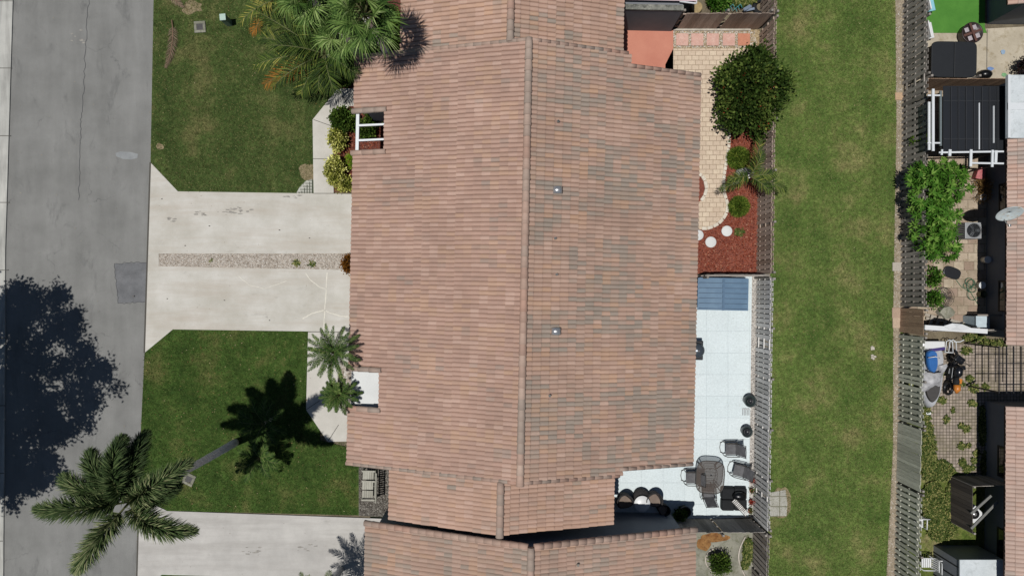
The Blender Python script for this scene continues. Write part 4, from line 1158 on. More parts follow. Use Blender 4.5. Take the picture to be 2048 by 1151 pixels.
# shade tree off the left edge, its shadow covers the street
def shade_tree():
    gx, gy = W(-104, 800).x, W(-104, 800).y
    t = thing('shade_tree', 'large leafy street tree left of the frame that throws the big shadow on the street', 'tree', (gx, gy, .03))
    cz = 7.6
    m_ = MB(); m_.tube([(gx, gy, -.05), (gx + .1, gy, 1.5), (gx + .1, gy + .1, 3.2)], [.38, .3, .26], 12)
    m_.build('trunk', m_bark, t)
    lm = MB(); tips = []
    for k in range(14):
        a = k * 2.399; r1 = random.uniform(2.2, 4.6)
        e = Vector((gx + math.cos(a) * r1, gy + math.sin(a) * r1 * 1.15, cz + random.uniform(-1, 1.5)))
        s_ = Vector((gx + .1, gy + .1, 3.0)); md = s_.lerp(e, .5) + Vector((0, 0, .6))
        lm.tube([s_, md, e], [.16, .1, .05], 8); tips.append(e)
    lm.build('limb', m_bark, t)
    # clumps spread through a wide crown with ragged rim
    cc = []
    for k in range(720):
        a = random.uniform(0, 2 * math.pi); rr = math.sqrt(random.random()) * (1.0 if k < 600 else 1.1)
        rim = 4.85 + .55 * math.sin(a * 3 + 1) + .45 * math.sin(a * 7 + 2) + .3 * math.sin(a * 13)
        zz_ = cz + random.uniform(-1, 1) * 1.9 * math.sqrt(max(.05, 1 - rr ** 2))
        cc.append((gx + math.cos(a) * rr * rim * .98, gy + math.sin(a) * rr * rim * 1.14, zz_))
    cc = np.array(cc); per = 110
    P = np.repeat(cc, per, 0) + rng.normal(size=(len(cc) * per, 3)) * np.array([.2, .2, .2])
    leaves_np(P, rng.normal(size=P.shape), rng.uniform(.14, .24, len(P)), .06, 'crown', m_oak, t)
    return t
shade_tree()
# low sprig of its foliage reaching into view
# big-leaved bush in the right yard
def rosette_bush():
    b0 = W(1878, 425, 0); t = thing('broadleaf_bush', 'bright green bush of star shaped big leaves filling the fence side of the flagstone yard', 'bush', (b0.x, b0.y, .04))
    P = []; Dd = []; L = []; U = []; stem = MB()
    lobes = [(1878, 350, 58, 32), (1908, 368, 34, 36), (1858, 400, 42, 46), (1884, 430, 38, 40), (1868, 468, 46, 36), (1880, 500, 44, 26), (1842, 352, 30, 24)]
    for (lx, ly, rx, ry) in lobes:
        for k in range(int(rx * ry / 27)):
            a = random.uniform(0, 6.28); r_ = math.sqrt(random.random())
            hh = 2.1 * (1 - .35 * r_ ** 2) + random.uniform(-.35, .25)
            c = W(lx + math.cos(a) * rx * r_, ly + math.sin(a) * ry * r_, hh)
            u = random.random()
            tl = Vector((random.uniform(-.3, .3), random.uniform(-.3, .3), 1)).normalized()
            nL = random.randint(9, 12); R0 = random.uniform(.2, .33)
            x_ = tl.orthogonal().normalized(); y_ = tl.cross(x_)
            for j in range(nL):
                aa = 6.283 * j / nL + random.uniform(-.15, .15)
                d = x_ * math.cos(aa) + y_ * math.sin(aa) + tl * random.uniform(-.25, .15)
                P.append(c); Dd.append(d); L.append(R0 * random.uniform(.8, 1.1)); U.append(min(1, u * .6 + random.uniform(0, .4)))
            stem.tube([(b0.x * .5 + c.x * .5, b0.y * .5 + c.y * .5, .05), (c.x, c.y, c.z)], [.018, .008], 5)
    leaves_np(np.array(P, float), np.array(Dd, float), np.array(L), .045, 'foliage', m_papaya, t, np.array(U))
    stem.build('stem', m_stem, t)
rosette_bush()
bush('weed_plant', 'leafy weed growing from the fence top below the pergola', 'plant', 1812, 290, .2, 1.7, m_round, 18, 22, .12, .03, .07)
bush('weed_plant', 'leafy garden plant by the fence above the coiled hose, upper of two', 'plant', 1857, 553, .3, .4, m_papaya, 20, 18, .13, .035, .08, ry=.4)
bush('weed_plant', 'leafy garden plant by the fence next to the wire basket, lower of two', 'plant', 1860, 598, .3, .4, m_papaya, 20, 18, .13, .035, .08, ry=.3)
bush('dry_plant', 'dry brown plant by the wall above the white bucket', 'plant', 1955, 380, .3, .5, leafmat('dry_plant_leaf', [(0, D(110, 84, 50)), (1, D(160, 130, 80))], .7), 30, 24, .12, .012, .1, ry=.5)
bush('weed_plant', 'yellow green plants standing in the top neighbour yard', 'plant', 1432, 8, .5, .7, m_papaya, 40, 24, .12, .035, .1, ry=.4)
bush('small_tree', 'small round dark tree in the circular bed of the bottom yard', 'bush', 1432, 1117, .42, .8, m_green, 50, 28, .09, .03, .08)
bush('potted_shrub', 'shrub in the shade of the bottom fence on the white patio', 'plant', 1357, 1022, .25, .5, m_green, 24, 24, .1, .03, .07, ry=.2)

# dead palm frond lying on the upper lawn
t = thing('fallen_frond', 'dead brown palm frond lying curved on the upper lawn', 'palm frond', W(350, 80) + Vector((0, 0, .06)))
add_frond(t, m_dead, 'leaflets', rmat=plain('dead_stem', D(140, 110, 90), .8), base=W(346, 42) + Vector((0, 0, .12)), az=R(-82), el=R(0), length=2.2, droop=.03, nl=60, ll=.34, lw=.009, lift=.06, rr=.02, curl=-.6)
t = thing('fallen_frond', 'dead frond lying on the bare patch at the top frame edge', 'palm frond', W(350, 5) + Vector((0, 0, .06)))
add_frond(t, m_dead, 'leaflets', rmat=plain('dead_stem', D(140, 110, 90), .8), base=W(335, -12) + Vector((0, 0, .12)), az=R(-40), el=R(0), length=1.0, droop=.03, nl=30, ll=.25, lw=.009, lift=.06, rr=.02)

# ------------------------------------------------------------------ front yard things
def valve(px, py, rz, label):
    c = W(px, py); t = thing('valve_box', label, 'valve box', (c.x, c.y, .04), rz, 'valve boxes in the lawns')
    m_ = MB(); 
    for a, b, sx, sy in ((0, .2, .52, .12), (0, -.2, .52, .12), (.2, 0, .12, .28), (-.2, 0, .12, .28)): m_.box((a, b, .02), (sx, sy, .06))
    m_.build('concrete_ring', m_mossc, t, world=False, bevel=.02)
    m_ = MB(); m_.box((0, 0, .012), (.28, .28, .03))
    for k in range(5): m_.box((-.1 + k * .05, 0, .03), (.012, .24, .012))
    m_.build('lid', plain('iron_lid', D(80, 78, 78), .7), t, world=False)
valve(401, 55, R(4), 'square concrete ringed valve box in the upper lawn near the palms')
valve(379, 957, R(-25), 'tilted concrete ringed valve box in the lower lawn beside the tall palm')
c = W(460, 48); t = thing('utility_box', 'pale green utility pedestal box on the upper lawn', 'utility box', (c.x, c.y, .04), R(5))
MB().box((0, 0, .36), (.24, .26, .72)).build('cabinet', plain('utility_green', D(120, 140, 122), .5), t, world=False, bevel=.01)
MB().box((0, 0, .74), (.27, .29, .05)).build('lid', plain('utility_lid', D(176, 200, 188), .5), t, world=False, bevel=.012)

# garden bench
t = thing('garden_bench', 'weathered slatted double garden bench on the grey bark bed', 'bench', W(742, 962) + Vector((0, 0, .05)), A_)
sg = Vector((0, 0, 0))
for (y0, y1, dx) in ((.24, .62, .02), (-.22, .14, 0), (-.62, -.27, 0)):
    m_ = MB()
    for k in range(5):
        m_.cur = (random.random(), 0); m_.box((-.24 + k * .098 + dx, (y0 + y1) / 2, .43 if dx == 0 else .45), (.09, y1 - y0, .025))
    m_.build('seat', m_benchw, t, world=False)
m_ = MB()
for k in range(13):
    m_.cur = (random.random(), 0)
    m_.box((.36, -.6 + k * .1, .7), (.022, .06, .55), m=Matrix.Rotation(R(14), 3, 'Y'))
m_.bar((.29, -.66, .45), (.29, .66, .45), .05, .05); m_.bar((.43, -.66, .96), (.43, .66, .96), .05, .06)
m_.build('backrest', m_benchw, t, world=False)
m_ = MB()
for y in (-.64, .19, .64): m_.bar((-.28, y, .62), (.3, y, .62), .07, .03)
m_.build('armrest', m_benchw, t, world=False)
for x in (-.25, .3):
    for y in (-.64, .64): MB().box((x, y, .3), (.06, .06, .6)).build('leg', m_benchw, t, world=False)
# cantilever dark object in top notch is wall shade only

# ------------------------------------------------------------------ side yard (right of main house)
for k, px in enumerate((1364, 1394, 1425, 1457, 1487)):
    o_ = MB(); c = W(px, 80); o_.box((c.x, c.y, .05), (.56, .56, .05), rz=R(-1))
    b_ = o_.build('stepping_stone', mottled('stone_pink%d' % (k == 4), D(206, 160, 146) if k < 4 else D(196, 132, 106), D(220, 184, 170) if k < 4 else D(204, 142, 116), 4, s2=20, amt=.15), None, bevel=.03)
    tag(b_, ['pink square stepping stone next to the coral patio', 'pink square stepping stone, second from the coral patio', 'pink square stepping stone, middle of the row of five', 'pink square stepping stone half under the flowering shrub, fourth in the row', 'plain terracotta square stepping stone at the fence end of the row'][k], 'stepping stone', 'square stepping stones')
o_ = MB(); o_.bar(W(1346, 61) + Vector((0, 0, .06)), W(1500, 61) + Vector((0, 0, .06)), .08, .08)
tag(o_.build('stone_edging', m_stone), 'pale straight edging strip at the foot of the brown plank fence', 'edging')
for px, py, r_, lab in ((1421, 484, .25, 'round white stepping disc in the red mulch, lowest of three'), (1453, 462, .245, 'round white stepping disc beside the weed sprig, right of three'), (1396, 470, .24, 'round white stepping disc half under the eave')):
    tag(MB().lathe([(r_, -.03), (r_, .035), (r_ - .02, .05), (0, .05)], W(px, py) + Vector((0, 0, .03)), 28).build('stepping_disc', m_white), lab, 'stepping stone', 'white stepping discs')
# brick edging along the paver path: curved row of small blocks
edge = [(1457, 262), (1457, 280), (1456, 297), (1453, 315), (1450, 333), (1447, 350), (1446, 368), (1447, 385), (1451, 398), (1455, 411), (1452, 426), (1445, 438), (1436, 447), (1425, 453), (1413, 457), (1402, 457)]
mb = MB()
pts = [W(*p) for p in edge]
for i in range(len(pts) - 1):
    a, b = pts[i], pts[i + 1]; n = max(1, int(round((b - a).length / .24)))
    for k in range(n):
        c = a.lerp(b, (k + .5) / n); d = (b - a)
        mb.box((c.x, c.y, .06), ((b - a).length / n - .035, .15, .1), rz=math.atan2(d.y, d.x))
tag(mb.build('brick_edging', mottled('edging_block', D(206, 196, 180), D(232, 224, 208), 5, s2=20, amt=.1), None, bevel=.02), 'curved row of cream edging blocks round the end of the paver path', 'edging')
edge = [(1396, 348), (1403, 352), (1409, 362), (1412, 378), (1408, 392), (1401, 402)]
mb = MB(); pts = [W(*p) for p in edge]
for a, b in zip(pts[:-1], pts[1:]):
    c = (a + b) / 2; d = b - a; mb.box((c.x, c.y, .09), (d.length - .03, .15, .1), rz=math.atan2(d.y, d.x))
tag(mb.build('brick_edging', MATS['edging_block'], None, bevel=.02), 'small arc of cream edging blocks at the house eave', 'edging')
# grey rock by palm
o_ = MB().lathe([(0, -.1), (.3, .0), (.36, .12), (.26, .25), (.1, .31), (0, .32)], W(1488, 346) + Vector((0, 0, .05)), 14, sx=1.25, sy=.7)
tag(o_.build('rock', mottled('grey_rock', D(130, 130, 126), D(160, 160, 156), 4, s2=20, amt=.2)), 'smooth grey rock under the young palm fronds', 'rock')

# blue deck box / low blue sheet roof
c = W(1446, 588, 1.2)
t = thing('storage_shed', 'low shed with ribbed blue grey roof at the top of the white patio', 'shed', (c.x, c.y, .06), A_)
MB().box((0, 0, .55), (2.1, 1.22, 1.1)).build('wall', plain('shed_wall', D(96, 116, 136), .6), t, world=False)
m_ = MB(); sx, sy = 2.24, 1.4
for sgn in (-1, 1):
    xm = -.0 + sgn * .56
    m_.box((xm, 0, 1.15), (1.1, sy, .03), m=Matrix.Rotation(sgn * .03, 3, 'Y'))
    for k in range(7): m_.box((xm, -sy / 2 + .03 + k * (sy - .06) / 6, 1.175), (1.06, .05, .06), m=Matrix.Rotation(sgn * .03, 3, 'Y'))
rr = m_.build('roof', m_blue, t, world=False)
m_ = MB()
for k in range(7): m_.box((0, -sy / 2 + .075 + k * (sy - .06) / 6, 1.17), (2.1, .02, .02))
m_.build('seam', plain('blue_seam', D(62, 84, 108), .5), rr, world=False)
MB().box((0, 0, 1.2), (.09, sy + .01, .05)).build('ridge_strip', plain('blue_dark', D(84, 112, 138), .4), rr, world=False)

# ------------------------------------------------------------------ white patio furniture
def ac_or_grill():
    c = W(1394, 700, .9); t = thing('kettle_grill', 'dark grill with domed grey lid half hidden under the eave', 'grill', (c.x, c.y, .06), A_)
    MB().box((.02, 0, .8), (.52, .86, .08)).build('tray', m_blackp, t, world=False, bevel=.05)
    MB().lathe([(.3, .84), (.33, .88), (.28, 1.0), (.14, 1.08), (.0, 1.1)], (.0, 0, 0), 24).build('lid', plain('grill_lid', D(84, 92, 100), .3, .4), t, world=False)
    MB().lathe([(.04, 1.1), (.05, 1.15), (0, 1.17)], (0, 0, 0), 10).build('lid_knob', m_galv, t, world=False)
    for a in ((.2, .34), (.2, -.34), (-.2, .34), (-.2, -.34)): MB().box((a[0], a[1], .38), (.04, .04, .76)).build('leg', m_darkm, t, world=False)
ac_or_grill()
def pot(px, py, lab, r=.27, hh=.5, soil=True, inner=.5):
    c = W(px, py, hh * .6); t = thing('planter_pot', lab, 'pot', (c.x, c.y, .06), 0, 'dark round pots along the patio fence')
    MB().lathe([(r * .7, 0), (r * .95, hh * .85), (r, hh * .9), (r, hh), (r * .84, hh), (r * .8, hh * .8), (0, hh * .78)], (0, 0, 0), 28).build('bowl', plain('pot_dark', D(48, 58, 58), .4), t, world=False)
    MB().lathe([(r * inner, hh * .8), (r * inner, hh * .95), (r * inner * .8, hh * .98), (r * inner * .7, hh * .84), (0, hh * .83)], (0, 0, 0), 22).build('inner_pot', m_blackp, t, world=False)
pot(1497, 800, 'dark round pot by the fence, upper of two, with a smaller pot nested inside')
pot(1491, 861, 'dark round pot by the fence, lower of two, just below the small slatted rack', .25, .45, True, .62)
c = W(1490, 822); t = thing('slatted_rack', 'small pale slatted rack lying between the two dark pots', 'rack', (c.x, c.y, .065))
m_ = MB()
for k in range(5): m_.box((-.14 + k * .07, 0, .05), (.022, .32, .02))
m_.build('slat', m_galv, t, world=False)
MB().box((0, .13, .03), (.34, .03, .02)).build('crossbar', m_galv, t, world=False)

m_sling = mottled('sling_fabric', D(88, 88, 90), D(110, 110, 112), 6, s2=40, amt=.08, rough=.8, bstr=0)
m_cframe = plain('bronze_frame', D(70, 66, 62), .45, .3)
def sling_chair():
    """faces -x, local coordinates"""
    t = thing('patio_chair', 'x', 'chair', (0, 0, 0), 0, 'sling dining chairs on the white patio')
    m_ = MB(); K = 8
    pr = [(-.26, .44), (-.1, .41), (.1, .40), (.2, .42)]
    def strip(pr, wy, name):
        mm = MB()
        up = [(x, -wy, z) for x, z in pr] + [(x, wy, z) for x, z in pr]
        dn = [(x, y, z - .012) for x, y, z in up]
        n = mm.add(up + dn); k = len(pr)
        for i in range(k - 1):
            mm.face([n + i, n + i + 1, n + k + i + 1, n + k + i], True)
            mm.face([n + 2 * k + k + i, n + 2 * k + k + i + 1, n + 2 * k + i + 1, n + 2 * k + i], True)
        return mm.build(name, m_sling, t, world=False)
    strip(pr, .24, 'seat')
    strip([(.19, .43), (.27, .6), (.36, .82), (.44, 1.0)], .235, 'backrest')
    for s in (-1, 1):
        y = s * .27
        MB().tube([(-.3, y, .44), (0, y, .41), (.2, y, .42), (.3, y, .62), (.46, y, 1.02)], .016, 8).build('side_rail', m_cframe, t, world=False)
        MB().tube([(-.28, y * 1.08, .1), (-.3, y * 1.08, .4), (-.24, y * 1.08, .64), (0, y * 1.08, .66), (.3, y * 1.08, .65)], .018, 8).build('armrest', m_cframe, t, world=False)
        MB().tube([(-.38, y * .8, .02), (-.25, y, .02), (.3, y, .02), (.32, y, .3), (.2, y, .42)], .015, 8).build('leg', m_cframe, t, world=False)
    MB().tube([(-.25, -.26, .02), (-.36, -.2, .02), (-.4, 0, .02), (-.36, .2, .02), (-.25, .26, .02)], .014, 8).build('base_loop', m_cframe, t, world=False)
    MB().tube([(.45, -.27, 1.0), (.46, 0, 1.02), (.45, .27, 1.0)], .016, 8).build('top_rail', m_cframe, t, world=False)
    return t
ch0 = sling_chair()
spots = [(1463, 898, 0, 'sling chair above right of the patio table, facing the house'), (1479, 941, -14, 'sling chair right of the patio table next to the fence, turned slightly'), (1384, 955, 0, 'sling chair left of the patio table, partly under its glass'), (1417, 985, 268, 'sling chair at the lower side of the patio table, back to the bottom fence')]
for i, (px, py, az, lab) in enumerate(spots):
    o_ = ch0 if i == 0 else copy_tree(ch0)
    c = W(px, py, .5); o_.location = (c.x, c.y, .06); o_['label'] = lab
    if az == 268: o_.rotation_euler = (0, 0, R(-88)); 
    else: o_.rotation_euler = (0, 0, R(az))
# table
c = W(1420, 953, .72); t = thing('patio_table', 'squarish glass topped patio table with bronze frame among the sling chairs', 'table', (c.x, c.y, .06), R(-4))
def superell(a, b, n=40, e=3.6):
    out = []
    for k in range(n):
        th = 2 * math.pi * k / n; ct, st = math.cos(th), math.sin(th)
        out.append((a * math.copysign(abs(ct) ** (2 / e), ct), b * math.copysign(abs(st) ** (2 / e), st)))
    return out
gm, gn, gp = node_mat('table_glass')
gp.inputs['Base Color'].default_value = D(110, 100, 92); gp.inputs['Roughness'].default_value = .15; gp.inputs['Alpha'].default_value = .42
TA, TB = .62, .72
m_ = MB(); pts = superell(TA, TB); m_.prism(pts, .7, .712); m_.build('tabletop', gm, t, world=False)
MB().tube([(x, y, .706) for x, y in pts + [pts[0]]], .02, 6).build('rim', m_cframe, t, world=False)
MB().tube([(x * .5, y * .55, .69) for x, y in superell(TA, TB, 28) ] + [(TA * .5, 0, .69)], .014, 6).build('inner_frame', m_cframe, t, world=False)
m_ = MB()
for yy in (-.2, -.05, .1, .25): m_.bar((-.3, yy, .72), (.3, yy, .72), .012, .006)
m_.build('glass_joint', m_cframe, t, world=False)
for sx in (-1, 1):
    for sy in (-1, 1):
        MB().tube([(sx * TA * .82, sy * TB * .84, .69), (sx * .3, sy * .34, .5), (sx * .3, sy * .36, .25), (sx * .46, sy * .52, .0)], .022, 8).build('leg', m_cframe, t, world=False)
MB().lathe([(.035, .712), (.035, .73), (0, .73)], (.02, .1, 0), 12).build('umbrella_hole_cap', m_blackp, t, world=False)
# dark cushions/ottomans: square quartet
for k, (px, py, lab) in enumerate(((1456, 986, 'dark square cushion, upper left of the four on the patio'), (1481, 986, 'dark square cushion, upper right of the four, nearest the fence'), (1456, 1009, 'dark square cushion, lower left of the four on the patio'), (1481, 1009, 'dark square cushion under the folded lounger, lower right of the four'))):
    c = W(px, py, .35); o_ = MB().box((c.x, c.y, .24), (.56, .5, .36), rz=R(-1))
    tag(o_.build('ottoman', m_black, None, bevel=.06), lab, 'ottoman', 'dark square ottomans')
c = W(1480, 992, .6); o_ = MB().lathe([(0, 0), (.2, .02), (.26, .1), (.2, .22), (.08, .27), (0, .28)], (c.x, c.y, .43), 14, sx=1.25, sy=.8)
tag(o_.build('garbage_bag', plain('bag_black', D(16, 17, 19), .3)), 'crumpled black bag lying on the dark ottomans', 'bag')
c = W(1482, 1015, .6); t = thing('folded_lounger', 'folded grey slatted lounger leaning across the dark ottomans', 'folding chair', (c.x, c.y, .5), R(-47))
m_ = MB()
for k in range(12): m_.cur = (random.random(), 0); m_.box((-.42 + k * .075, 0, .02), (.045, .2, .015))
m_.build('slat', m_wood, t, world=False)
for s in (-1, 1): MB().bar((-.48, s * .11, .02), (.48, s * .11, .02), .025, .03).build('side_rail', m_cframe, t, world=False)
for k, (px, py) in enumerate(((1500, 978), (1499, 1000), (1497, 1018), (1501, 958))):
    c = W(px, py); t = thing('clay_pot', ['small clay pot against the fence beside the ottomans, second from the top', 'small clay pot against the fence beside the black bag', 'small clay pot against the fence in the patio corner', 'small clay pot against the fence beside the turned sling chair'][k], 'pot', (c.x, c.y, .05), 0, 'small clay pots at the fence')
    MB().lathe([(.06, 0), (.085, .14), (.095, .14), (.095, .17), (.075, .17), (.07, .14), (0, .14)], (0, 0, 0), 14).build('pot_body', plain('terracotta', D(170, 110, 90), .8), t, world=False)
    P = np.array([c.x, c.y, .25]) + rng.normal(size=(70, 3)) * .06
    leaves_np(P, rng.normal(size=P.shape) + [0, 0, .8], .08, .02, 'foliage', m_red if k % 2 else m_green, t)
# wicker bistro set
m_wick = mottled('dark_wicker', D(40, 40, 42), D(58, 56, 56), 20, s2=60, amt=.4)
m_cush = mottled('taupe_cushion', D(120, 106, 96), D(134, 120, 108), 3, s2=50, amt=.05, bstr=0)
def wicker():
    t = thing('wicker_chair', 'x', 'chair', (0, 0, 0), 0, 'wicker chairs of the bistro set')
    # seat cushion: rounded triangle, tub back of dark wicker around it (opening to -y)
    MB().prism(smoothpoly([(-.24, -.22), (.24, -.22), (.27, .05), (0, .3), (-.27, .05)], 5), .36, .45).build('cushion', m_cush, t, world=False, bevel=.02)
    MB().prism(smoothpoly([(-.27, -.26), (.27, -.26), (.32, .08), (0, .36), (-.32, .08)], 5), .1, .35).build('seat', m_wick, t, world=False)
    K = 15; m_ = MB(); rings = []
    for i in range(K):
        a = R(-15 + 210 * i / (K - 1)); hh = .62 + .14 * math.sin(max(0, min(math.pi, (a))))
        rx, ry = .33, .36
        rings.append(m_.add([(math.cos(a) * rx, math.sin(a) * ry, .12), (math.cos(a) * (rx + .05), math.sin(a) * (ry + .06), hh), (math.cos(a) * (rx + .01), math.sin(a) * (ry + .02), hh), (math.cos(a) * (rx - .03), math.sin(a) * (ry - .03), .12)]))
    for i in range(K - 1):
        for k in range(4):
            m_.face([rings[i] + k, rings[i + 1] + k, rings[i + 1] + (k + 1) % 4, rings[i] + (k + 1) % 4], True)
    m_.build('backrest', m_wick, t, world=False)
    for sx in (-.2, .2):
        for sy in (-.2, .2): MB().tube([(sx, sy, 0), (sx, sy, .12)], .02, 8).build('leg', m_darkm, t, world=False)
    return t
w0 = wicker()
for i, (px, py, rz, lab) in enumerate(((1250, 1003, 12, 'wicker chair with taupe cushion left of the round white table'), (1308, 1000, -10, 'wicker chair with taupe cushion right of the round white table'), (1327, 1020, -60, 'wicker chair mostly in shade at the right end of the bistro set'))):
    o_ = w0 if i == 0 else copy_tree(w0)
    c = W(px, py, .5); o_.location = (c.x, c.y, .06); o_.rotation_euler = (0, 0, R(rz)); o_['label'] = lab
    if i == 2: o_.scale = (.72, .72, .8)
c = W(1284, 1006, .6); t = thing('bistro_table', 'round white topped table between the wicker chairs', 'table', (c.x, c.y, .06))
MB().lathe([(.35, .56), (.36, .585), (.35, .6), (0, .6)], (0, 0, 0), 36).build('tabletop', m_whitep, t, world=False)
MB().lathe([(.2, 0), (.2, .03), (.05, .06), (.04, .56)], (0, 0, 0), 18).build('pedestal', m_wick, t, world=False)
c = W(1284, 1000, .5); o_ = MB().lathe([(.0, 0), (.33, 0), (.36, .2), (.33, .42), (0, .43)], (c.x, c.y + .12, .06), 28)
tag(o_.build('wicker_stool', m_wick), 'dark round wicker stool tucked behind the white table', 'stool')
c = W(1365, 1022, .3); t = thing('dark_barrel', 'black round barrel planter in the shade by the bottom fence', 'planter', (c.x + .1, c.y + .02, .06))
MB().lathe([(.2, 0), (.25, .35), (.25, .4), (.2, .4), (.19, .3), (0, .3)], (0, 0, 0), 24).build('pot_body', m_blackp, t, world=False)

# bottom yard
worn('rust_stain', 1428, 1073, 30, 9, m_rust, .054, .2)
worn('rust_stain', 1408, 1085, 14, 14, m_rust, .0545, .25)
o_ = MB(); pts = [W(1490 - 14 * math.sin(math.pi * i / 9), 1070 + i * 9) for i in range(10)]
o_.tube([p_ + Vector((0, 0, .08)) for p_ in pts], .035, 6)
tag(o_.build('garden_edging', m_stone), 'pale curved edging in the mossy bottom yard', 'edging')
o_ = MB(); cc = W(1432, 1117)
o_.tube([(cc.x + math.cos(a) * .5, cc.y + math.sin(a) * .5, .07) for a in np.linspace(0, 2 * math.pi, 28)], .035, 6)
tag(o_.build('tree_ring', m_stone), 'pale stone ring around the small round tree', 'edging')
# top neighbour: lanai with pink roof
t = thing('lanai', 'flat pink roofed lanai with mildewed parapet at the top frame edge', 'lanai', HO, A_)
def Lc(px, py, h):
    p_ = W(px, py, h); q_ = Matrix.Rotation(-A_, 3, 'Z') @ (Vector((p_.x, p_.y, 0)) - HO); return q_
a = Lc(1228, 20, 2.3); b = Lc(1366, 20, 2.3)
MB().box(((a.x + b.x) / 2, a.y + 2.5, 1.1), (b.x - a.x, 5.0, 2.4)).build('wall', m_wallg, t, world=False)
MB().box(((a.x + b.x) / 2, a.y + .1, 2.36), (b.x - a.x, .22, .12)).build('parapet', m_mildew, t, world=False)
MB().box(((a.x + b.x) / 2 + .15, a.y + 3.02, 2.56), (b.x - a.x + .7, 5.4, .06)).build('roof', m_pink, t, world=False)
m_ = MB(); xx = b.x + .5
m_.bar((b.x - .2, a.y + .32, 2.5), (xx, a.y + .25, 2.5), .05, .06); m_.bar((xx, a.y + .25, 2.5), (xx, a.y + 5, 2.5), .05, .06)
m_.build('gutter', m_metalw, t, world=False)
# clutter beyond top fence
o_ = MB(); c = W(1394, 14, .3); o_.lathe([(0, 0), (.25, 0), (.25, .3), (.2, .3), (.15, .26), (0, .26)], (c.x, c.y, 0), 20)
tag(o_.build('tree_stump', mottled('cut_wood', D(150, 130, 90), D(180, 160, 120), 6, s2=30, amt=.2)), 'round pale cut stump beside the pink lanai roof', 'stump')
def tyre(name, lab, px, py, R0, r0, mat, h=0):
    c = W(px, py, h + r0); m_ = MB(); K, S = 26, 10; rings = []
    for i in range(K):
        a = 2 * math.pi * i / K
        rings.append(m_.add([(c.x + math.cos(a) * (R0 + r0 * math.cos(2 * math.pi * k / S)), c.y + math.sin(a) * (R0 + r0 * math.cos(2 * math.pi * k / S)), h + r0 + r0 * math.sin(2 * math.pi * k / S)) for k in range(S)]))
    for i in range(K):
        for k in range(S): m_.face([rings[i] + k, rings[(i + 1) % K] + k, rings[(i + 1) % K] + (k + 1) % S, rings[i] + (k + 1) % S], True)
    return tag(m_.build(name, mat), lab, 'tyre')
tyre('old_tyre', 'black tyre lying in the top neighbour yard by the fence', 1522, 14, .3, .1, m_black)
o_ = MB(); c = W(1498, 12, .5); o_.box((c.x, c.y, .3), (.5, .14, .05), m=Matrix.Rotation(.6, 3, 'Z') @ Matrix.Rotation(.4, 3, 'Y'))
o_.box((c.x + .1, c.y - .05, .2), (.5, .1, .05), m=Matrix.Rotation(.2, 3, 'Z'))
tag(o_.build('scrap_boards', plain('blue_grey_board', D(130, 145, 165), .5)), 'pale blue boards thrown down behind the top fence', 'scrap wood')
o_ = MB()
for k in range(6):
    c = W(1450 + k * 5, 22 - (k % 3) * 4, .3); o_.tube([c, c + Vector((.12, .1, .05)), c + Vector((.2, -.05, .02))], .025, 6)
tag(o_.build('hose', plain('teal_plastic', D(60, 130, 130), .5)), 'teal hose scraps behind the top fence', 'hose')

# ------------------------------------------------------------------ right yards: top
def hot_tub():
    c = W(1908, 119, .95); t = thing('hot_tub', 'square hot tub under a black folding cover', 'hot tub', (c.x, c.y, .04), -R(1))
    sx, sy = 2.0, 1.58
    MB().prism(superell(sx / 2 - .06, sy / 2 - .06, 40, 9), 0, .84).build('cabinet', plain('tub_cabinet', D(60, 58, 56), .6), t, world=False)
    cv = MB()
    for s in (-1, 1):
        pts = [(x, y) for x, y in superell(sx / 2, sy / 2, 64, 8) if (x * s) >= .008]
        pts.sort(key=lambda p_: math.atan2(p_[1], p_[0] * s))
        pts = [(s * .008, -sy / 2)] + pts + [(s * .008, sy / 2)]
        cv.prism(pts, .84, .93)
    cv.build('cover', plain('tub_cover', D(33, 36, 40), .55, 0, .3, .1), t, world=False, bevel=.02)
    m_ = MB()
    for y in (-.5, .5):
        m_.box((.99, y, .8), (.02, .05, .16))
    m_.build('cover_strap', m_blackp, t, world=False)
hot_tub()
c = W(1944, 66, .5); t = thing('fire_table', 'round dark table with crossed brown boards and white plates, above the hot tub', 'table', (c.x, c.y, .05), R(20))
MB().lathe([(.3, 0), (.42, .1), (.44, .42), (.47, .45), (.47, .5), (.43, .5), (.42, .46), (0, .46)], (0, 0, 0), 30).build('bowl', plain('dark_brown', D(56, 46, 46), .4), t, world=False)
m_ = MB(); m_.box((0, 0, .5), (.84, .1, .03)); m_.box((0, 0, .532), (.1, .84, .03)); m_.build('crossbar', plain('cross_brown', D(96, 66, 58), .5), t, world=False)
for x, y in ((.17, .2), (-.2, .2), (.18, -.2), (-.18, -.2)): MB().box((x, y, .485), (.18, .2, .02)).build('insert', plain('insert_grey', D(180, 172, 176), .4), t, world=False, bevel=.01)
for px, py, sx, sy, mt, lab, tilt in ((1858, 8, .42, .7, plain('aqua_cushion', D(140, 200, 214), .7), 'aqua cushioned lounge seat by the fence on the artificial turf', .1), (1857, 62, .35, .72, m_whitep, 'white plastic lounge seat by the fence above the hot tub', .3)):
    c = W(px, py, .4); t = thing('lounge_seat', lab, 'seat', (c.x, c.y, .05), R(12))
    MB().box((0, 0, .36), (sx, sy, .08)).build('seat', mt, t, world=False, bevel=.02)
    MB().box((-sx * .48, 0, .55), (.06, sy, .4)).build('backrest', m_whitep, t, world=False, bevel=.02)
    for x in (-.15, .15):
        for y in (-.3, .3): MB().box((x, y, .16), (.04, .04, .33)).build('leg', m_whitep, t, world=False)
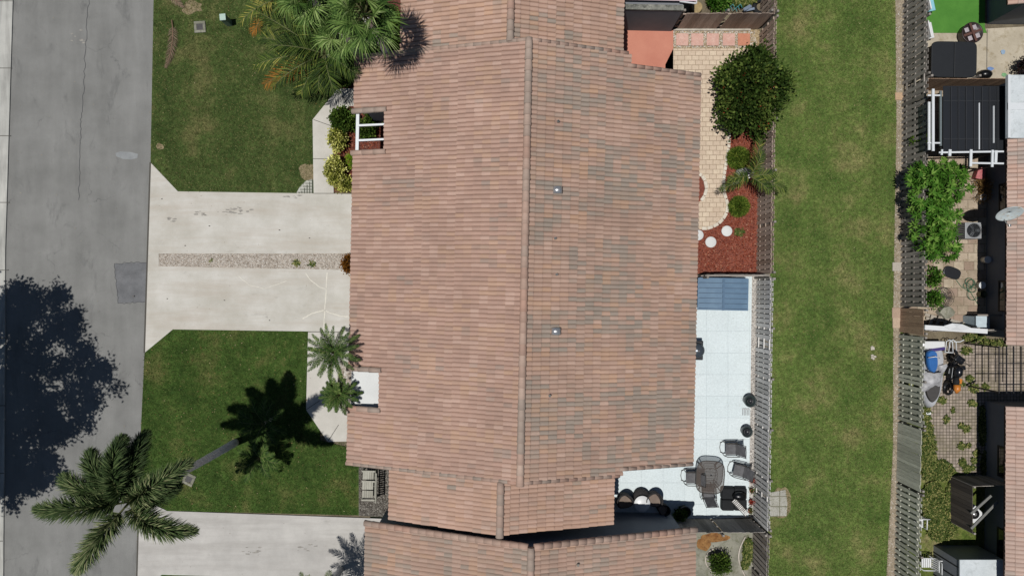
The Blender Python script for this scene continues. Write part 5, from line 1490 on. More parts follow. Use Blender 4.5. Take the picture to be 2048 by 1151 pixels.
c = W(1975, 147, .4); o_ = MB().lathe([(0, 0), (.26, .02), (.3, .15), (.22, .35), (.1, .42), (0, .43)], (c.x, c.y, .04), 16, sx=1.1, sy=.8)
tag(o_.build('garbage_bag', plain('bag_black', D(16, 17, 19), .3)), 'black bag slumped on the concrete beside the hot tub', 'bag')
bush('dark_shrub', 'dark shrub at the edge of the white flat roof above the pergola', 'shrub', 2032, 142, .35, 1.3, m_darkleaf, 40, 24, .12, .03, .1, ry=.25)
# scattered litter on the patio
for px, py, cl_, lab in ((2004, 105, D(150, 175, 200), 'pale blue paper scrap on the concrete patio'), (1979, 138, D(120, 150, 200), 'blue plastic scrap beside the black bag'), (2006, 150, D(120, 170, 120), 'green plastic scrap near the dark shrub')):
    c = W(px, py); o_ = MB(); pts = blob(0, 0, .13, .09, 9, .35)
    n = o_.add([(c.x + x, c.y + y, .05 + random.uniform(0, .03)) for x, y in pts] + [(c.x, c.y, .09)])
    for i in range(9): o_.face([n + i, n + (i + 1) % 9, n + 9])
    tag(o_.build('litter_scrap', plain('litter_%s' % px, cl_, .6)), lab, 'litter')

# screened pergola ----------------------------------------------------
c = W(1935, 238, 2.3); t = thing('screened_pergola', 'pergola roofed with black screen cloth and white bars, below the hot tub', 'pergola', (c.x, c.y, .04))
def Pp(px, py, h): return W(px, py, h)
scr, sn, sp_ = node_mat('black_screen')
sp_.inputs['Base Color'].default_value = D(26, 30, 36); sp_.inputs['Roughness'].default_value = .45; sp_.inputs['Alpha'].default_value = .93
m_ = MB(); a = Pp(1886, 172, 2.3); b = Pp(2010, 302, 2.3)
m_.box(((a.x + b.x) / 2, (a.y + b.y) / 2, 2.3), (b.x - a.x, a.y - b.y, .01)); m_.build('screen_panel', scr, t)
m_ = MB()
for px in (1902, 1917, 1932, 1948, 1964, 1979, 1995): m_.bar(Pp(px, 174, 2.33), Pp(px, 300, 2.33), .03, .04)
for py in (202, 278): m_.bar(Pp(1887, py, 2.31), Pp(2009, py, 2.31), .035, .03)
m_.build('rafter', plain('rafter_dark', D(44, 46, 50), .5), t)
for px, ya, yb, wd, hz_ in ((1866, 178, 302, .10, 2.5), (1858, 204, 300, .09, 2.35), (1958, 206, 299, .035, 2.37), (1987, 212, 286, .035, 2.37)):
    MB().bar(Pp(px, ya, hz_), Pp(px, yb, hz_), wd, .06).build('white_bar', m_metalw, t)
MB().bar(Pp(1881, 182, 2.38), Pp(1881, 292, 2.38), .08, .06).build('grey_bar', plain('grey_bar', D(120, 130, 132), .4, .2), t)
m_ = MB()
for py in (191, 286): m_.bar(Pp(1855, py, 2.42), Pp(1880, py, 2.42), .06, .05)
m_.build('cross_tie', m_metalw, t)
for px, py in ((1882, 186), (1882, 296), (2008, 176), (2008, 300)):
    q = Pp(px, py, 2.3); MB().box((q.x, q.y, 1.15), (.06, .06, 2.3)).build('post', m_darkm, t)
# ladder-like frame at its lower side
c = Pp(1945, 316, 2.3); t = thing('aluminium_frame', 'white ladder shaped aluminium frame along the lower edge of the pergola', 'ladder', (c.x, c.y, .04))
m_ = MB(); m_.bar(Pp(1878, 305, 2.45), Pp(2007, 303, 2.45), .07, .05); m_.bar(Pp(1942, 326, 2.45), Pp(2007, 327, 2.45), .07, .05)
m_.build('rail', m_metalw, t)
for px, ya, yb, wd in ((1884, 299, 310, .07), (1900, 299, 312, .11), (1942, 299, 333, .1), (1985, 300, 334, .09), (1992, 301, 325, .11)):
    MB().bar(Pp(px, ya, 2.5), Pp(px - 1, yb, 2.5), wd, .05).build('rung', m_metalw, t)
for px, py in ((1943, 331), (2005, 327)):
    q = Pp(px, py, 2.42); MB().box((q.x, q.y, 1.2), (.04, .04, 2.4)).build('post', m_darkm, t)
# white flat roof
a = W(2014, 150, 2.9); b = W(2150, 276, 2.9); cx, cy = (a.x + b.x) / 2, (a.y + b.y) / 2
t = thing('flat_roofed_annex', 'annex with chalky white flat roof between the pergola and the right frame edge', 'building', (cx, cy, .04))
MB().box((cx, cy, 2.86), (b.x - a.x, a.y - b.y, .1)).build('roof', m_roofw, t)
m_ = MB(); m_.box((cx, cy - .0, 2.93), (b.x - a.x, .28, .04)); m_.box((a.x + .05, cy, 2.935), (.1, a.y - b.y, .06)); m_.build('roof_seam', m_metalw, t)
MB().box((cx + .15, cy, 1.4), (b.x - a.x - .4, a.y - b.y - .3, 2.82)).build('wall', m_wallg, t)

# ------------------------------------------------------------------ flagstone yard things
c = W(1945, 461, .75); t = thing('air_conditioner', 'grey outdoor air conditioning unit with round fan grille by the bright green bush', 'air conditioner', (c.x, c.y, .04))
MB().box((0, 0, .4), (.72, .72, .76)).build('cabinet', plain('ac_grey', D(160, 162, 164), .5, .2), t, world=False, bevel=.02)
MB().lathe([(0, .785), (.3, .785), (.3, .79)], (0, 0, 0), 28).build('fan_well', plain('fan_dark', D(30, 34, 40), .6), t, world=False)
m_ = MB()
for k in range(3):
    a = k * 2.094; m_.box((math.cos(a) * .14, math.sin(a) * .14, .80), (.26, .12, .01), m=Matrix.Rotation(a, 3, 'Z') @ Matrix.Rotation(.2, 3, 'X'))
m_.lathe([(.06, .79), (.06, .82), (0, .82)], (0, 0, 0), 14); m_.build('fan_blade', plain('fan_grey', D(90, 94, 98), .5), t, world=False)
m_ = MB()
for rr in (.1, .17, .24, .3): m_.tube([(math.cos(a) * rr, math.sin(a) * rr, .845) for a in np.linspace(0, 2 * math.pi, 25)], .006, 5)
for k in range(6): a = k * math.pi / 6; m_.bar((math.cos(a) * .3, math.sin(a) * .3, .85), (-math.cos(a) * .3, -math.sin(a) * .3, .85), .007, .007)
m_.build('grille', m_darkm, t, world=False)
m_ = MB()
for k in range(9): m_.box((-.372, -.32 + k * .08, .4), (.01, .03, .66))
m_.build('side_louvre', m_darkm, t, world=False)
def bucket(px, py, mat, lab, r=.15, hh=.36, lid=True):
    c = W(px, py, hh); t = thing('bucket', lab, 'bucket', (c.x, c.y, .04), 0, 'plastic buckets by the house wall')
    MB().lathe([(r * .85, 0), (r, hh - .03), (r * 1.06, hh - .03), (r * 1.06, hh), (r * .95, hh)] + ([(0, hh)] if lid else [(r * .85, .05), (0, .05)]), (0, 0, 0), 22).build('pail', mat, t, world=False)
    MB().tube([(math.cos(a) * r * 1.08, math.sin(a) * r * .3 - r * .9, hh * .7) for a in np.linspace(0, math.pi, 9)], .006, 5).build('handle', m_darkm, t, world=False)
bucket(1966, 394, m_whitep, 'white bucket near the wall beside the dry brown plant')
bucket(1975, 519, m_whitep, 'white lidded bucket at the wall below the air conditioner')
bucket(1964, 570, m_whitep, 'white bucket right of the coiled green hose')
bucket(1966, 588, plain('black_tan', D(80, 84, 50), .6), 'dark olive bucket just below the white one by the hose', .15, .3, False)
c = W(1961, 347, .4); t = thing('tipped_cart', 'faded red tapered tub beside the white ladder frame', 'tub', (c.x, c.y, .04), R(-10))
m_ = MB(); n = m_.add([(-.1, .2, .05), (.1, .2, .05), (.16, -.2, .05), (-.16, -.2, .05), (-.15, .26, .42), (.15, .26, .42), (.22, -.26, .42), (-.22, -.26, .42)])
for q in ((0, 1, 2, 3), (0, 4, 5, 1), (1, 5, 6, 2), (2, 6, 7, 3), (3, 7, 4, 0), (7, 6, 5, 4)): m_.face([n + i for i in q])
m_.build('tub_body', mottled('faded_red', D(170, 80, 84), D(200, 130, 130), 5, s2=30, amt=.1), t, world=False, bevel=.02)
# satellite dish
dp = W(2018, 425, 3.15); t = thing('satellite_dish', 'oval satellite dish with rusty rim mounted above the tiled eave', 'satellite dish', (dp.x, dp.y, 2.6))
m_ = MB(); rings = []; K = 30
tilt = Matrix.Rotation(R(56), 3, 'X')
for j, rr in enumerate((0, .15, .3, .42, .46)):
    ring = []
    for k in range(K):
        a = 2 * math.pi * k / K; v = tilt @ Vector((math.cos(a) * rr * 1.12, math.sin(a) * rr * .98, rr * rr * .35)); ring.append((dp.x + v.x, dp.y + v.y, 3.15 + v.z))
    rings.append(m_.add(ring))
for j in range(4):
    for k in range(K):
        a, b, c_, d_ = rings[j] + k, rings[j] + (k + 1) % K, rings[j + 1] + (k + 1) % K, rings[j + 1] + k
        m_.face([a, d_, c_, b] if j else [a, d_, c_], True)
do = m_.build('reflector', mottled('dish_white', D(188, 200, 202), D(208, 216, 214), 3, D(180, 160, 130), 20, .06), t)
so_ = do.modifiers.new('thick', 'SOLIDIFY'); so_.thickness = .015
v = tilt @ Vector((0, -.35, .5)); MB().tube([(dp.x, dp.y - .2, 2.85), (dp.x + .0, dp.y - .42, 3.0), (dp.x + .02, dp.y - .5, 3.12)], .016, 8).build('feed_arm', m_galv, t)
MB().box((dp.x + .02, dp.y - .52, 3.15), (.09, .1, .09)).build('feed_horn', m_galv, t, bevel=.01)
MB().tube([(dp.x + .25, dp.y, 2.45), (dp.x + .15, dp.y, 2.8), (dp.x, dp.y + .02, 3.08)], .025, 8).build('mast', m_galv, t)
# green hose coils and black lid
o_ = MB(); pts = []
cc = W(1932, 580); 
for k in range(90):
    a = k * .28; r_ = .2 + .06 * math.sin(k * .31); pts.append((cc.x + math.cos(a) * r_ + k * .0018, cc.y + math.sin(a) * r_ * .9 + .35 * math.sin(k * .045), .06 + k * .0012))
end = pts[-1]
o_.tube(pts, .014, 6)
o_.tube([W(1955, 610) + Vector((0, 0, .06)), W(1940, 585) + Vector((0, 0, .06)), W(1920, 572) + Vector((0, 0, .06)), W(1900, 545) + Vector((0, 0, .06)), W(1880, 540) + Vector((0, 0, .06)), W(1870, 560) + Vector((0, 0, .06)), W(1855, 563) + Vector((0, 0, .06))], .014, 6)
tag(o_.build('garden_hose', plain('hose_green', D(60, 110, 84), .4)), 'green garden hose loosely coiled on the flagstones', 'hose')
c = W(1904, 545, .1); o_ = MB().prism([(c.x + x * math.cos(-.35) - y * math.sin(-.35), c.y + x * math.sin(-.35) + y * math.cos(-.35)) for x, y in superell(.4, .26, 30, 3)], .04, .13)
tag(o_.build('plastic_tray', m_blackp, None, bevel=.03), 'dark oval plastic tray lying next to the hose', 'tray')
# wire basket
c = W(1885, 594, .2); t = thing('wire_basket', 'round black wire basket tangled with branches near the fence', 'basket', (c.x, c.y, .04))
m_ = MB()
for rr, zz_ in ((.44, .3), (.42, .2), (.36, .1), (.28, .03)): m_.tube([(math.cos(a) * rr, math.sin(a) * rr, zz_) for a in np.linspace(0, 2 * math.pi, 25)], .009, 5)
m_.build('hoop', m_darkm, t, world=False)
m_ = MB()
for k in range(16):
    a = random.uniform(0, 6.28); b_ = a + random.uniform(2, 4.2)
    m_.tube([(math.cos(a) * .42, math.sin(a) * .42, .28), (random.uniform(-.15, .15), random.uniform(-.15, .15), random.uniform(.15, .34)), (math.cos(b_) * .4, math.sin(b_) * .4, .2)], .008, 5)
m_.build('twig', plain('twig_grey', D(90, 84, 80), .8), t, world=False)
c = W(1893, 624, .2); o_ = MB(); pts = blob(0, 0, .36, .3, 10, .18)
n = o_.add([(c.x + x, c.y + y, .05) for x, y in pts] + [(c.x + x * .85, c.y + y * .85, .3 + random.uniform(-.04, .04)) for x, y in pts] + [(c.x, c.y, .36)])
for i in range(10):
    j = (i + 1) % 10; o_.face([n + i, n + j, n + 10 + j, n + 10 + i]); o_.face([n + 10 + i, n + 10 + j, n + 20])
tag(o_.build('boulder', m_mossc), 'pale grey boulder below the wire basket', 'rock')
c = W(1964, 645, .9); t = thing('storage_cabinet', 'pale blue grey cabinet in the corner of the flagstone yard', 'cabinet', (c.x, c.y, .04))
MB().box((0, 0, .45), (.56, .56, .88)).build('cabinet_body', plain('cabinet_paint', D(176, 196, 206), .5), t, world=False, bevel=.01)
MB().box((0, 0, .9), (.6, .6, .03)).build('cabinet_top', plain('cabinet_topc', D(196, 212, 220), .5), t, world=False)
MB().bar((-.3, .34, 1.0), (.9, .34, 1.0), .08, .05).build('shelf_board', plain('board_grey', D(140, 132, 124), .7), t, world=False)
# lumber and white planks along the fence
lum = thing('lumber_pile', 'weathered boards heaped along the dark fence', 'lumber', W(1890, 645) + Vector((0, 0, .05)))
for k, (x0, y0, x1, y1) in enumerate(((1850, 628, 1900, 642), (1852, 636, 1940, 648), (1880, 634, 1960, 656), (1865, 630, 1858, 655), (1880, 632, 1870, 655), (1893, 640, 1886, 654), (1905, 638, 1895, 655))):
    m_ = MB(); m_.cur = (random.random(), 0); m_.bar(W(x0, y0, .1 + .04 * k) , W(x1, y1, .12 + .04 * k), .12, .04)
    m_.build('board', woodmat('lumber_grey', D(150, 140, 126), D(180, 172, 160), 0) if k == 0 else bpy.data.materials['lumber_grey'], lum)
c = W(1910, 657, 1.7); t = thing('white_gutter', 'long white gutter lying along the top of the dark fence', 'gutter', (c.x, c.y, 1.8))
MB().bar(W(1849, 654, 1.9), W(1974, 662, 1.9), .2, .08).build('channel', m_whitep, t)
m_ = MB(); pts = [W(1888, 651, 2.0), W(1905, 646, 2.05), W(1925, 648, 2.05), W(1942, 655, 2.0), W(1926, 661, 2.0), W(1900, 659, 2.0)]
n = m_.add(pts + [W(1913, 653, 2.12)]); 
for i in range(6): m_.face([n + i, n + (i + 1) % 6, n + 6])
m_.build('tarp', m_whitep, t)
o_ = MB(); o_.tube([W(1925, 648, .7), W(1955, 658, .7), W(1972, 661, .75)], .02, 6)
tag(o_.build('yellow_strap', plain('yellow_tape', D(190, 200, 50), .5)), 'yellow strap across the boards near the cabinet', 'strap')

# ------------------------------------------------------------------ jet ski yard
def hull_mesh(mb_, c, L, Wd, z0, z1, rz, nose=1):
    pts = []
    for k in range(30):
        th = 2 * math.pi * k / 30; x = math.cos(th) * Wd / 2; y = math.sin(th)
        if y < 0: y = -abs(y) ** .8; x *= (1 - .35 * abs(y) ** 2)
        else: y = abs(y) ** .35; 
        pts.append((x, y * L / 2))
    q = Matrix.Rotation(rz, 2)
    P_ = [q @ Vector(p_) for p_ in pts]
    n = mb_.add([(c.x + p_.x * .7, c.y + p_.y * .9, z0) for p_ in P_] + [(c.x + p_.x, c.y + p_.y, (z0 + z1) / 2) for p_ in P_] + [(c.x + p_.x * .85, c.y + p_.y * .93, z1) for p_ in P_])
    K = 30
    for r_ in (0, 1):
        for k in range(K):
            mb_.face([n + r_ * K + k, n + r_ * K + (k + 1) % K, n + (r_ + 1) * K + (k + 1) % K, n + (r_ + 1) * K + k], True)
    mb_.face([n + 2 * K + k for k in range(K)]); mb_.face([n + k for k in range(K)][::-1])
c = W(1866, 752, .6); t = thing('jet_ski', 'silver grey jet ski with blue seat section parked nose down beside the fence', 'jet ski', (c.x, c.y, .04))
m_ = MB(); hull_mesh(m_, c, 2.9, 1.0, .1, .62, R(-3)); m_.build('hull', mottled('jetski_silver', D(150, 152, 156), D(190, 192, 196), 2, s2=30, amt=.05, rough=.35, bstr=0), t)
m_ = MB(); hull_mesh(m_, W(1866, 775, .7), 1.3, .66, .6, .76, R(-3)); m_.build('bow_cover', plain('jetski_dark', D(70, 68, 66), .5), t)
m_ = MB(); s0 = W(1862, 722, .8); hull_mesh(m_, s0, 1.0, .44, .6, .98, R(4)); m_.build('seat', plain('jetski_blue', D(50, 104, 170), .4), t)
m_ = MB(); m_.tube([s0 + Vector((-.24, .18, .2)), s0 + Vector((0, .24, .32)), s0 + Vector((.26, .16, .2))], .02, 6); m_.build('seat_strap', m_whitep, t)
m_ = MB(); m_.box(W(1866, 689, .6) + Vector((0, 0, .02)), (1.0, .34, .12)); m_.build('stern_deck', m_whitep, t, bevel=.05)
m_ = MB(); m_.box(W(1872, 698, .6) + Vector((0, 0, .06)), (.7, .14, .1), rz=.15); m_.build('purple_trim', plain('purple', D(70, 56, 120), .5), t, bevel=.03)
m_ = MB(); hb = W(1868, 745, 1.0); m_.tube([hb + Vector((-.3, .05, 0)), hb, hb + Vector((.3, .05, 0))], .025, 8); m_.build('handlebar', m_blackp, t)
# crumpled grey cover on it
m_ = MB(); K = 12; c0 = W(1868, 758, .9); rows = []
for i in range(K):
    row = []
    for j in range(K):
        u, v_ = i / (K - 1) - .5, j / (K - 1) - .5
        x = u * 1.05 + .28 * v_; y = v_ * 1.0 + u * .35
        row.append((c0.x + x * (1 + .1 * math.sin(7 * v_)), c0.y + y, .72 + .26 * (1 - (2 * u) ** 2) * (1 - (2 * v_) ** 2) + .07 * math.sin(9 * u + 7 * v_) + random.uniform(-.03, .03)))
    rows.append(m_.add(row))
for i in range(K - 1):
    for j in range(K - 1): m_.face([rows[i] + j, rows[i + 1] + j, rows[i + 1] + j + 1, rows[i] + j + 1], True)
tag(m_.build('crumpled_cover', mottled('silver_tarp', D(140, 140, 142), D(196, 196, 198), 4, s2=20, amt=.1, rough=.5)), 'crumpled silver grey tarp thrown over the jet ski', 'cover')
# motorcycle
c = W(1908, 745, .6); t = thing('motorcycle', 'black and orange motorcycle beside the jet ski', 'motorcycle', (c.x, c.y, .04), R(-8))
def wheel(y, nm):
    m_ = MB(); K, S = 24, 8; rings = []
    for i in range(K):
        a = 2 * math.pi * i / K; rings.append(m_.add([(.07 * math.sin(2 * math.pi * k / S), y + math.cos(a) * (.27 + .06 * math.cos(2 * math.pi * k / S)), .33 + math.sin(a) * (.27 + .06 * math.cos(2 * math.pi * k / S))) for k in range(S)]))
    for i in range(K):
        for k in range(S): m_.face([rings[i] + k, rings[(i + 1) % K] + k, rings[(i + 1) % K] + (k + 1) % S, rings[i] + (k + 1) % S], True)
    w_ = m_.build('wheel', m_blackp, t, world=False)
    r2 = MB()
    for k in range(5): a = k * 2.513; r2.bar((0, y, .33), (0, y + math.cos(a) * .26, .33 + math.sin(a) * .26), .04, .03)
    r2.build('rim', m_darkm, w_, world=False)
wheel(.72, 'f'); wheel(-.72, 'r')
m_ = MB(); m_.box((0, 0, .48), (.3, .5, .36)); m_.box((.16, -.1, .45), (.12, .3, .2)); m_.box((-.16, .05, .4), (.1, .26, .24)); m_.build('engine', plain('engine', D(70, 72, 74), .4, .5), t, world=False, bevel=.02)
m_ = MB(); m_.tube([(0, .35, .72), (0, .2, .86), (0, -.02, .86), (0, -.15, .76)], [.08, .17, .17, .1], 12); m_.build('fuel_tank', plain('bike_black', D(24, 26, 30), .25, 0, .6), t, world=False)
m_ = MB(); m_.tube([(0, -.15, .78), (0, -.35, .79), (0, -.6, .82)], [.1, .14, .1], 10); m_.build('seat', m_black, t, world=False)
m_ = MB(); m_.tube([(.02, -.5, .84), (.04, -.72, .86), (.05, -.86, .82)], [.15, .14, .05], 8); m_.build('tail_fairing', plain('bike_orange', D(206, 128, 52), .35), t, world=False)
m_ = MB(); m_.box((.12, -.32, .86), (.16, .22, .04)); m_.build('side_panel', plain('bike_orange', D(206, 128, 52), .35), t, world=False, bevel=.01)
m_ = MB(); m_.tube([(0, .46, .95), (-.18, .5, 1.0), (-.36, .4, 1.02)], .018, 8); m_.tube([(0, .46, .95), (.18, .5, 1.0), (.36, .4, 1.02)], .018, 8)
m_.build('handlebar', m_darkm, t, world=False)
for s in (-1, 1):
    MB().tube([(s * .08, .72, .33), (s * .08, .5, .92)], .025, 8).build('fork', m_galv, t, world=False)
    MB().tube([(s * .34, .4, 1.02), (s * .4, .55, 1.1)], .01, 6).build('mirror_stem', m_darkm, t, world=False)
m_ = MB(); m_.lathe([(0, 0), (.1, .02), (.12, .1), (0, .16)], (0, .6, .84), 14); m_.build('headlight', m_darkm, t, world=False)
m_ = MB(); m_.tube([(.18, .1, .35), (.2, -.3, .3), (.2, -.75, .42)], [.03, .05, .05], 8); m_.build('exhaust', m_galv, t, world=False)
m_ = MB(); m_.box((.22, .25, .62), (.3, .2, .3), rz=.4); m_.box((-.05, .62, .86), (.4, .3, .2), rz=-.5); m_.build('fairing', plain('bike_black', D(24, 26, 30), .25, 0, .6), t, world=False, bevel=.04)
# white garden chair frame upside-down
c = W(1903, 692, .5); t = thing('white_chair_frame', 'white tubular chair frame standing above the motorcycle', 'chair', (c.x, c.y, .04))
m_ = MB()
for dx in (0, .16):
    m_.tube([W(1890 + dx * 44, 705, .5) , W(1893 + dx * 44, 682, .6), W(1899 + dx * 44, 679, .65), W(1905 + dx * 44, 683, .6), W(1906 + dx * 44, 704, .5)], .022, 8)
m_.build('loop_frame', m_metalw, t)
MB().tube([W(1908, 683, .6), W(1920, 683, .6), W(1928, 679, .7)], .022, 8).build('armrest', m_metalw, t)
MB().tube([W(1892, 704, .5), W(1907, 705, .5)], .022, 8).build('crossbar', m_metalw, t)
for px, py in ((1891, 704), (1906, 704), (1893, 684), (1906, 684)):
    q = W(px, py, .5); MB().tube([(q.x, q.y, .04), (q.x, q.y, .5)], .018, 6).build('leg', m_metalw, t)
# wheel jack
c = W(1857, 826, .15); t = thing('trailer_jack', 'small white trailer coupling with pale blue pole below the jet ski nose', 'trailer part', (c.x, c.y, .03))
MB().box((c.x, c.y, .12), (.22, .12, .1)).build('coupling', m_whitep, t, bevel=.02)
MB().tube([W(1854, 840, .06), W(1854, 878, .06)], .03, 8).build('pole', plain('pale_blue', D(150, 170, 180), .5), t)
# black railing and gate
c = W(2025, 740, 1.4); t = thing('black_railing', 'black metal grid canopy over the grid pavers at the right edge', 'railing', (c.x, c.y, .04))
m_ = MB()
for px in (1998, 2013, 2027, 2042, 2057): m_.bar(W(px, 692, 2.2), W(px, 786, 2.2), .04, .04)
for py in (726, 768): m_.bar(W(1998, py, 2.24), W(2070, py, 2.24), .04, .04)
m_.build('bars', m_darkm, t)
for px, py in ((1998, 694), (1998, 784)):
    q = W(px, py, 2.2); MB().box((q.x, q.y, 1.1), (.06, .06, 2.2)).build('post', m_darkm, t)
# dark boarded privacy lean-to
c = W(1930, 1000, 1.6); t = thing('board_screen', 'dark boarded corner screen standing round the white appliance', 'screen', (c.x, c.y, .04))
m_ = MB()
g1, g2 = W(1897, 952), W(1897, 1040); L_ = (g1 - g2).length
for k in range(11):
    m_.cur = (random.random(), 0); q = g1.lerp(g2, (k + .5) / 11)
    m_.box((q.x, q.y, .82), (.025, L_ / 11 - .008, 1.6))
m_.bar(g1 + Vector((.04, 0, 1.3)), g2 + Vector((.04, 0, 1.3)), .04, .08); m_.bar(g1 + Vector((.04, 0, .4)), g2 + Vector((.04, 0, .4)), .04, .08)
m_.build('boards', woodmat('screen_dark', D(76, 70, 66), D(104, 96, 88), 2), t)
m_ = MB(); g3 = W(1972, 950)
for k in range(13):
    m_.cur = (random.random(), 0); q = g1.lerp(g3, (k + .5) / 13)
    m_.box((q.x, q.y + .03, .84), ((g3 - g1).length / 13 - .008, .025, 1.62))
m_.build('side_boards', m_woodd, t)
m_ = MB()
for s_, e_ in (((1942, 1026), (1982, 990)), ((1942, 1056), (1995, 1002))): m_.bar(W(*s_, 1.62), W(*e_, 1.62), .1, .05)
m_.build('brace', plain('brace_grey', D(118, 118, 114), .7), t)
for p_ in (g1, g2, g3): MB().box((p_.x + .07, p_.y, .84), (.08, .08, 1.66)).build('post', m_woodd, t)
c = W(1955, 1030, .85); t = thing('washing_machine', 'white appliance with round dark door lying face up behind the dark boards', 'appliance', (c.x, c.y, .03), R(45))
MB().box((0, 0, .3), (.62, .62, .6)).build('cabinet', m_whitep, t, world=False, bevel=.03)
MB().lathe([(.22, .6), (.22, .63), (.12, .63), (.12, .65), (0, .65)], (0, 0, 0), 24).build('door', m_darkm, t, world=False)
MB().lathe([(.09, .65), (.08, .67), (0, .67)], (0, 0, 0), 18).build('door_glass', m_galv, t, world=False)
# small shed lower right
a = W(1950, 1150, 1.8)
c = W(1968, 1160, 1.9); t = thing('garden_shed', 'grey metal shed with chalky roof at the lower right edge', 'shed', (c.x, c.y, .03))
MB().box((c.x, c.y, .94), (2.0, 1.6, 1.84)).build('wall', plain('shed_grey', D(130, 134, 140), .5), t)
MB().box((c.x + .05, c.y, 1.9), (2.2, 1.8, .06)).build('roof', m_roofw, t)
m_ = MB()
for k in range(3): m_.box((c.x - 1.02, c.y - .5 + k * .5, .9), (.02, .04, 1.7))
m_.build('door_seam', m_darkm, t)
# white plastic chairs by the fence lower right
def white_chair(label, px, py, rz, s=1.0):
    c = W(px, py, .5); t = thing('plastic_chair', label, 'chair', (c.x, c.y, .03), rz, 'white plastic garden chairs')
    m_ = MB()
    for k in range(5): m_.box((-.18 + k * .09, 0, .42), (.07, .42, .02))
    m_.build('seat', m_whitep, t, world=False)
    m_ = MB()
    for k in range(5): m_.box((.26, -.18 + k * .09, .66), (.02, .05, .42), m=Matrix.Rotation(.15, 3, 'Y'))
    m_.tube([(.24, -.24, .44), (.3, -.24, .88), (.3, .24, .88), (.24, .24, .44)], .022, 8)
    m_.build('backrest', m_whitep, t, world=False)
    for y in (-.27, .27):
        MB().tube([(-.24, y, .02), (-.23, y, .62), (.26, y, .64)], .024, 8).build('armrest', m_whitep, t, world=False)
        MB().tube([(.24, y * .9, .02), (.22, y * .9, .5)], .022, 8).build('leg', m_whitep, t, world=False)
    return t
white_chair('white plastic chair by the fence at the lower right, the left one', 1854, 1125, R(0))
white_chair('white plastic chair between the other chair and the grey shed', 1886, 1130, R(180))
white_chair('white plastic chair edge peeking over the fence beside the weeds', 1838, 1045, R(90))

# fence-line clutter: pavers along the alley strip
for k, (px, py, sz, cl_, lab) in enumerate(((1797, 193, .36, D(190, 160, 130), 'loose tan paver in the gravel beside the upper right fence'), (1795, 645, .5, D(190, 168, 146), 'pale paver at the foot of the brown board section, lower of two'), (1794, 625, .5, D(176, 152, 132), 'pinkish paver at the foot of the brown board section, upper of two'), (1793, 533, .42, D(180, 172, 160), 'grey paver in the gravel above the brown board section'))):
    c = W(px, py); tag(MB().box((c.x, c.y, .04), (sz, sz * .95, .06)).build('loose_paver', mottled('loose_paver%d' % k, cl_, cl_, 3, s2=20, amt=.2), None, bevel=.015), lab, 'paver', 'loose pavers along the gravel strip')
# pale bare stones on the alley lawn
for px, py, lab in ((1746, 696, 'pale limestone patch in the alley lawn, upper of two'), (1745, 713, 'pale limestone patch in the alley lawn, lower of two')):
    c = W(px, py); o_ = MB(); 
    for k in range(9):
        a = random.uniform(0, 6.28); r_ = random.uniform(0, .12)
        o_.lathe([(0, 0), (.05, .0), (.045, .03), (0, .045)], (c.x + math.cos(a) * r_, c.y + math.sin(a) * r_, .04), 7, False)
    tag(o_.build('limestone', m_stone), lab, 'stones', 'limestone bits in the alley lawn')

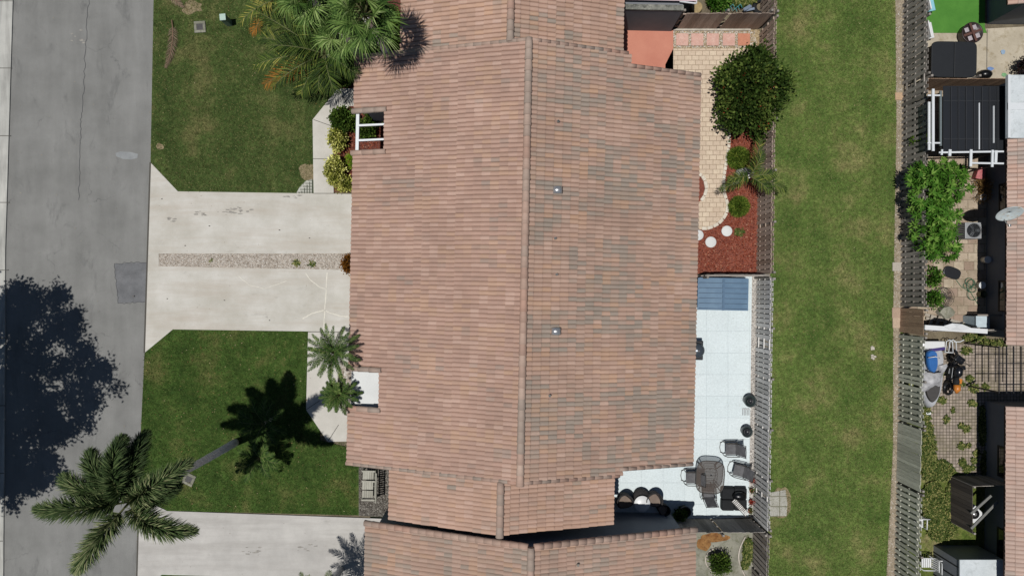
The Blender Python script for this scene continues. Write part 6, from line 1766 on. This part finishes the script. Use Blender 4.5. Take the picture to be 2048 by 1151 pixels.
m_litter = leafmat('fallen_leaf', [(0, D(90, 70, 40)), (.5, D(150, 126, 80)), (1, D(190, 176, 140))])
def litter(label, poly, n, z, size=.05):
    pts = [(p.x, p.y) for p in wp(poly)]; a = np.array(pts); lo, hi = a.min(0), a.max(0)
    P = rng.uniform(lo, hi, (n * 3, 2)); P = P[inpoly(P, pts)][:n]; k = len(P)
    P = np.c_[P, np.full(k, z)]; a = rng.uniform(0, 6.28, k)
    o = leaves_np(P, np.c_[np.cos(a), np.sin(a), rng.uniform(.02, .3, k)], rng.uniform(.5, 1.4, k) * size, size * .3, 'fallen_leaves', m_litter, None)
    tag(o, label, 'leaves', kind='stuff')
litter('dry leaves strewn over the lower front lawn', [(290, 710), (347, 662), (612, 665), (640, 880), (714, 900), (714, 1025), (335, 1018), (285, 850)], 420, .075, .06)
litter('dry leaves strewn over the upper front lawn', [(310, 5), (304, 325), (357, 380), (620, 380), (624, 240), (670, 180), (500, 5)], 260, .075, .05)
litter('dry bits scattered along the alley lawn', [(1550, 5), (1542, 600), (1534, 1150), (1770, 1150), (1785, 600), (1790, 5)], 500, .07, .05)
litter('leaf crumbs on the street and driveways', [(30, 0), (15, 1150), (330, 1150), (700, 1150), (700, 1035), (335, 1022), (290, 700), (350, 655), (700, 655), (700, 392), (357, 386), (306, 330), (306, 0)], 240, .066, .035)
litter('leaf crumbs on the white patio near the fence', [(1470, 560), (1500, 560), (1496, 1030), (1400, 1030)], 45, .064, .035)
litter('leaf crumbs on the cream paver path', [(1405, 110), (1450, 110), (1445, 440), (1402, 450)], 40, .066, .035)
litter('leaf litter on the flagstones', [(1852, 330), (1965, 330), (1965, 650), (1852, 650)], 260, .05, .06)

mb = MB()
for px, py, rx, ry, n in ((470, 423, 34, 7, 26), (345, 438, 12, 6, 8), (405, 425, 14, 5, 8), (600, 392, 10, 3, 6), (580, 393, 8, 2, 4), (535, 633, 3, 2, 2), (500, 1100, 20, 10, 10), (620, 1090, 24, 10, 8), (160, 75, 16, 14, 8)):
    for k in range(n):
        x, y = random.gauss(px, rx * .5), random.gauss(py, ry * .5); r_ = random.uniform(.6, 3.2)
        z = .0645 + .0002 * (len(mb.f) % 15) if px > 300 else .005 + .0002 * (len(mb.f) % 9)
        mb.sheet(wp(blob(x, y, r_ * 1.6, r_ * .5, 8, .4)), z)
struct(mb.build('oil_stains', mottled('oil_stain', D(138, 134, 128), D(168, 164, 156), 6, s2=40, amt=.2)))
mb = MB()
for px, py in ((325, 398), (560, 460), (268, 592), (336, 597), (372, 491), (620, 476), (420, 452), (540, 640), (450, 600)):
    mb.sheet(wp(blob(px, py, 1.6, 1.2, 7, .3)), .0685)
struct(mb.build('gum_spots', plain('gum_dark', D(110, 106, 100), .9)))
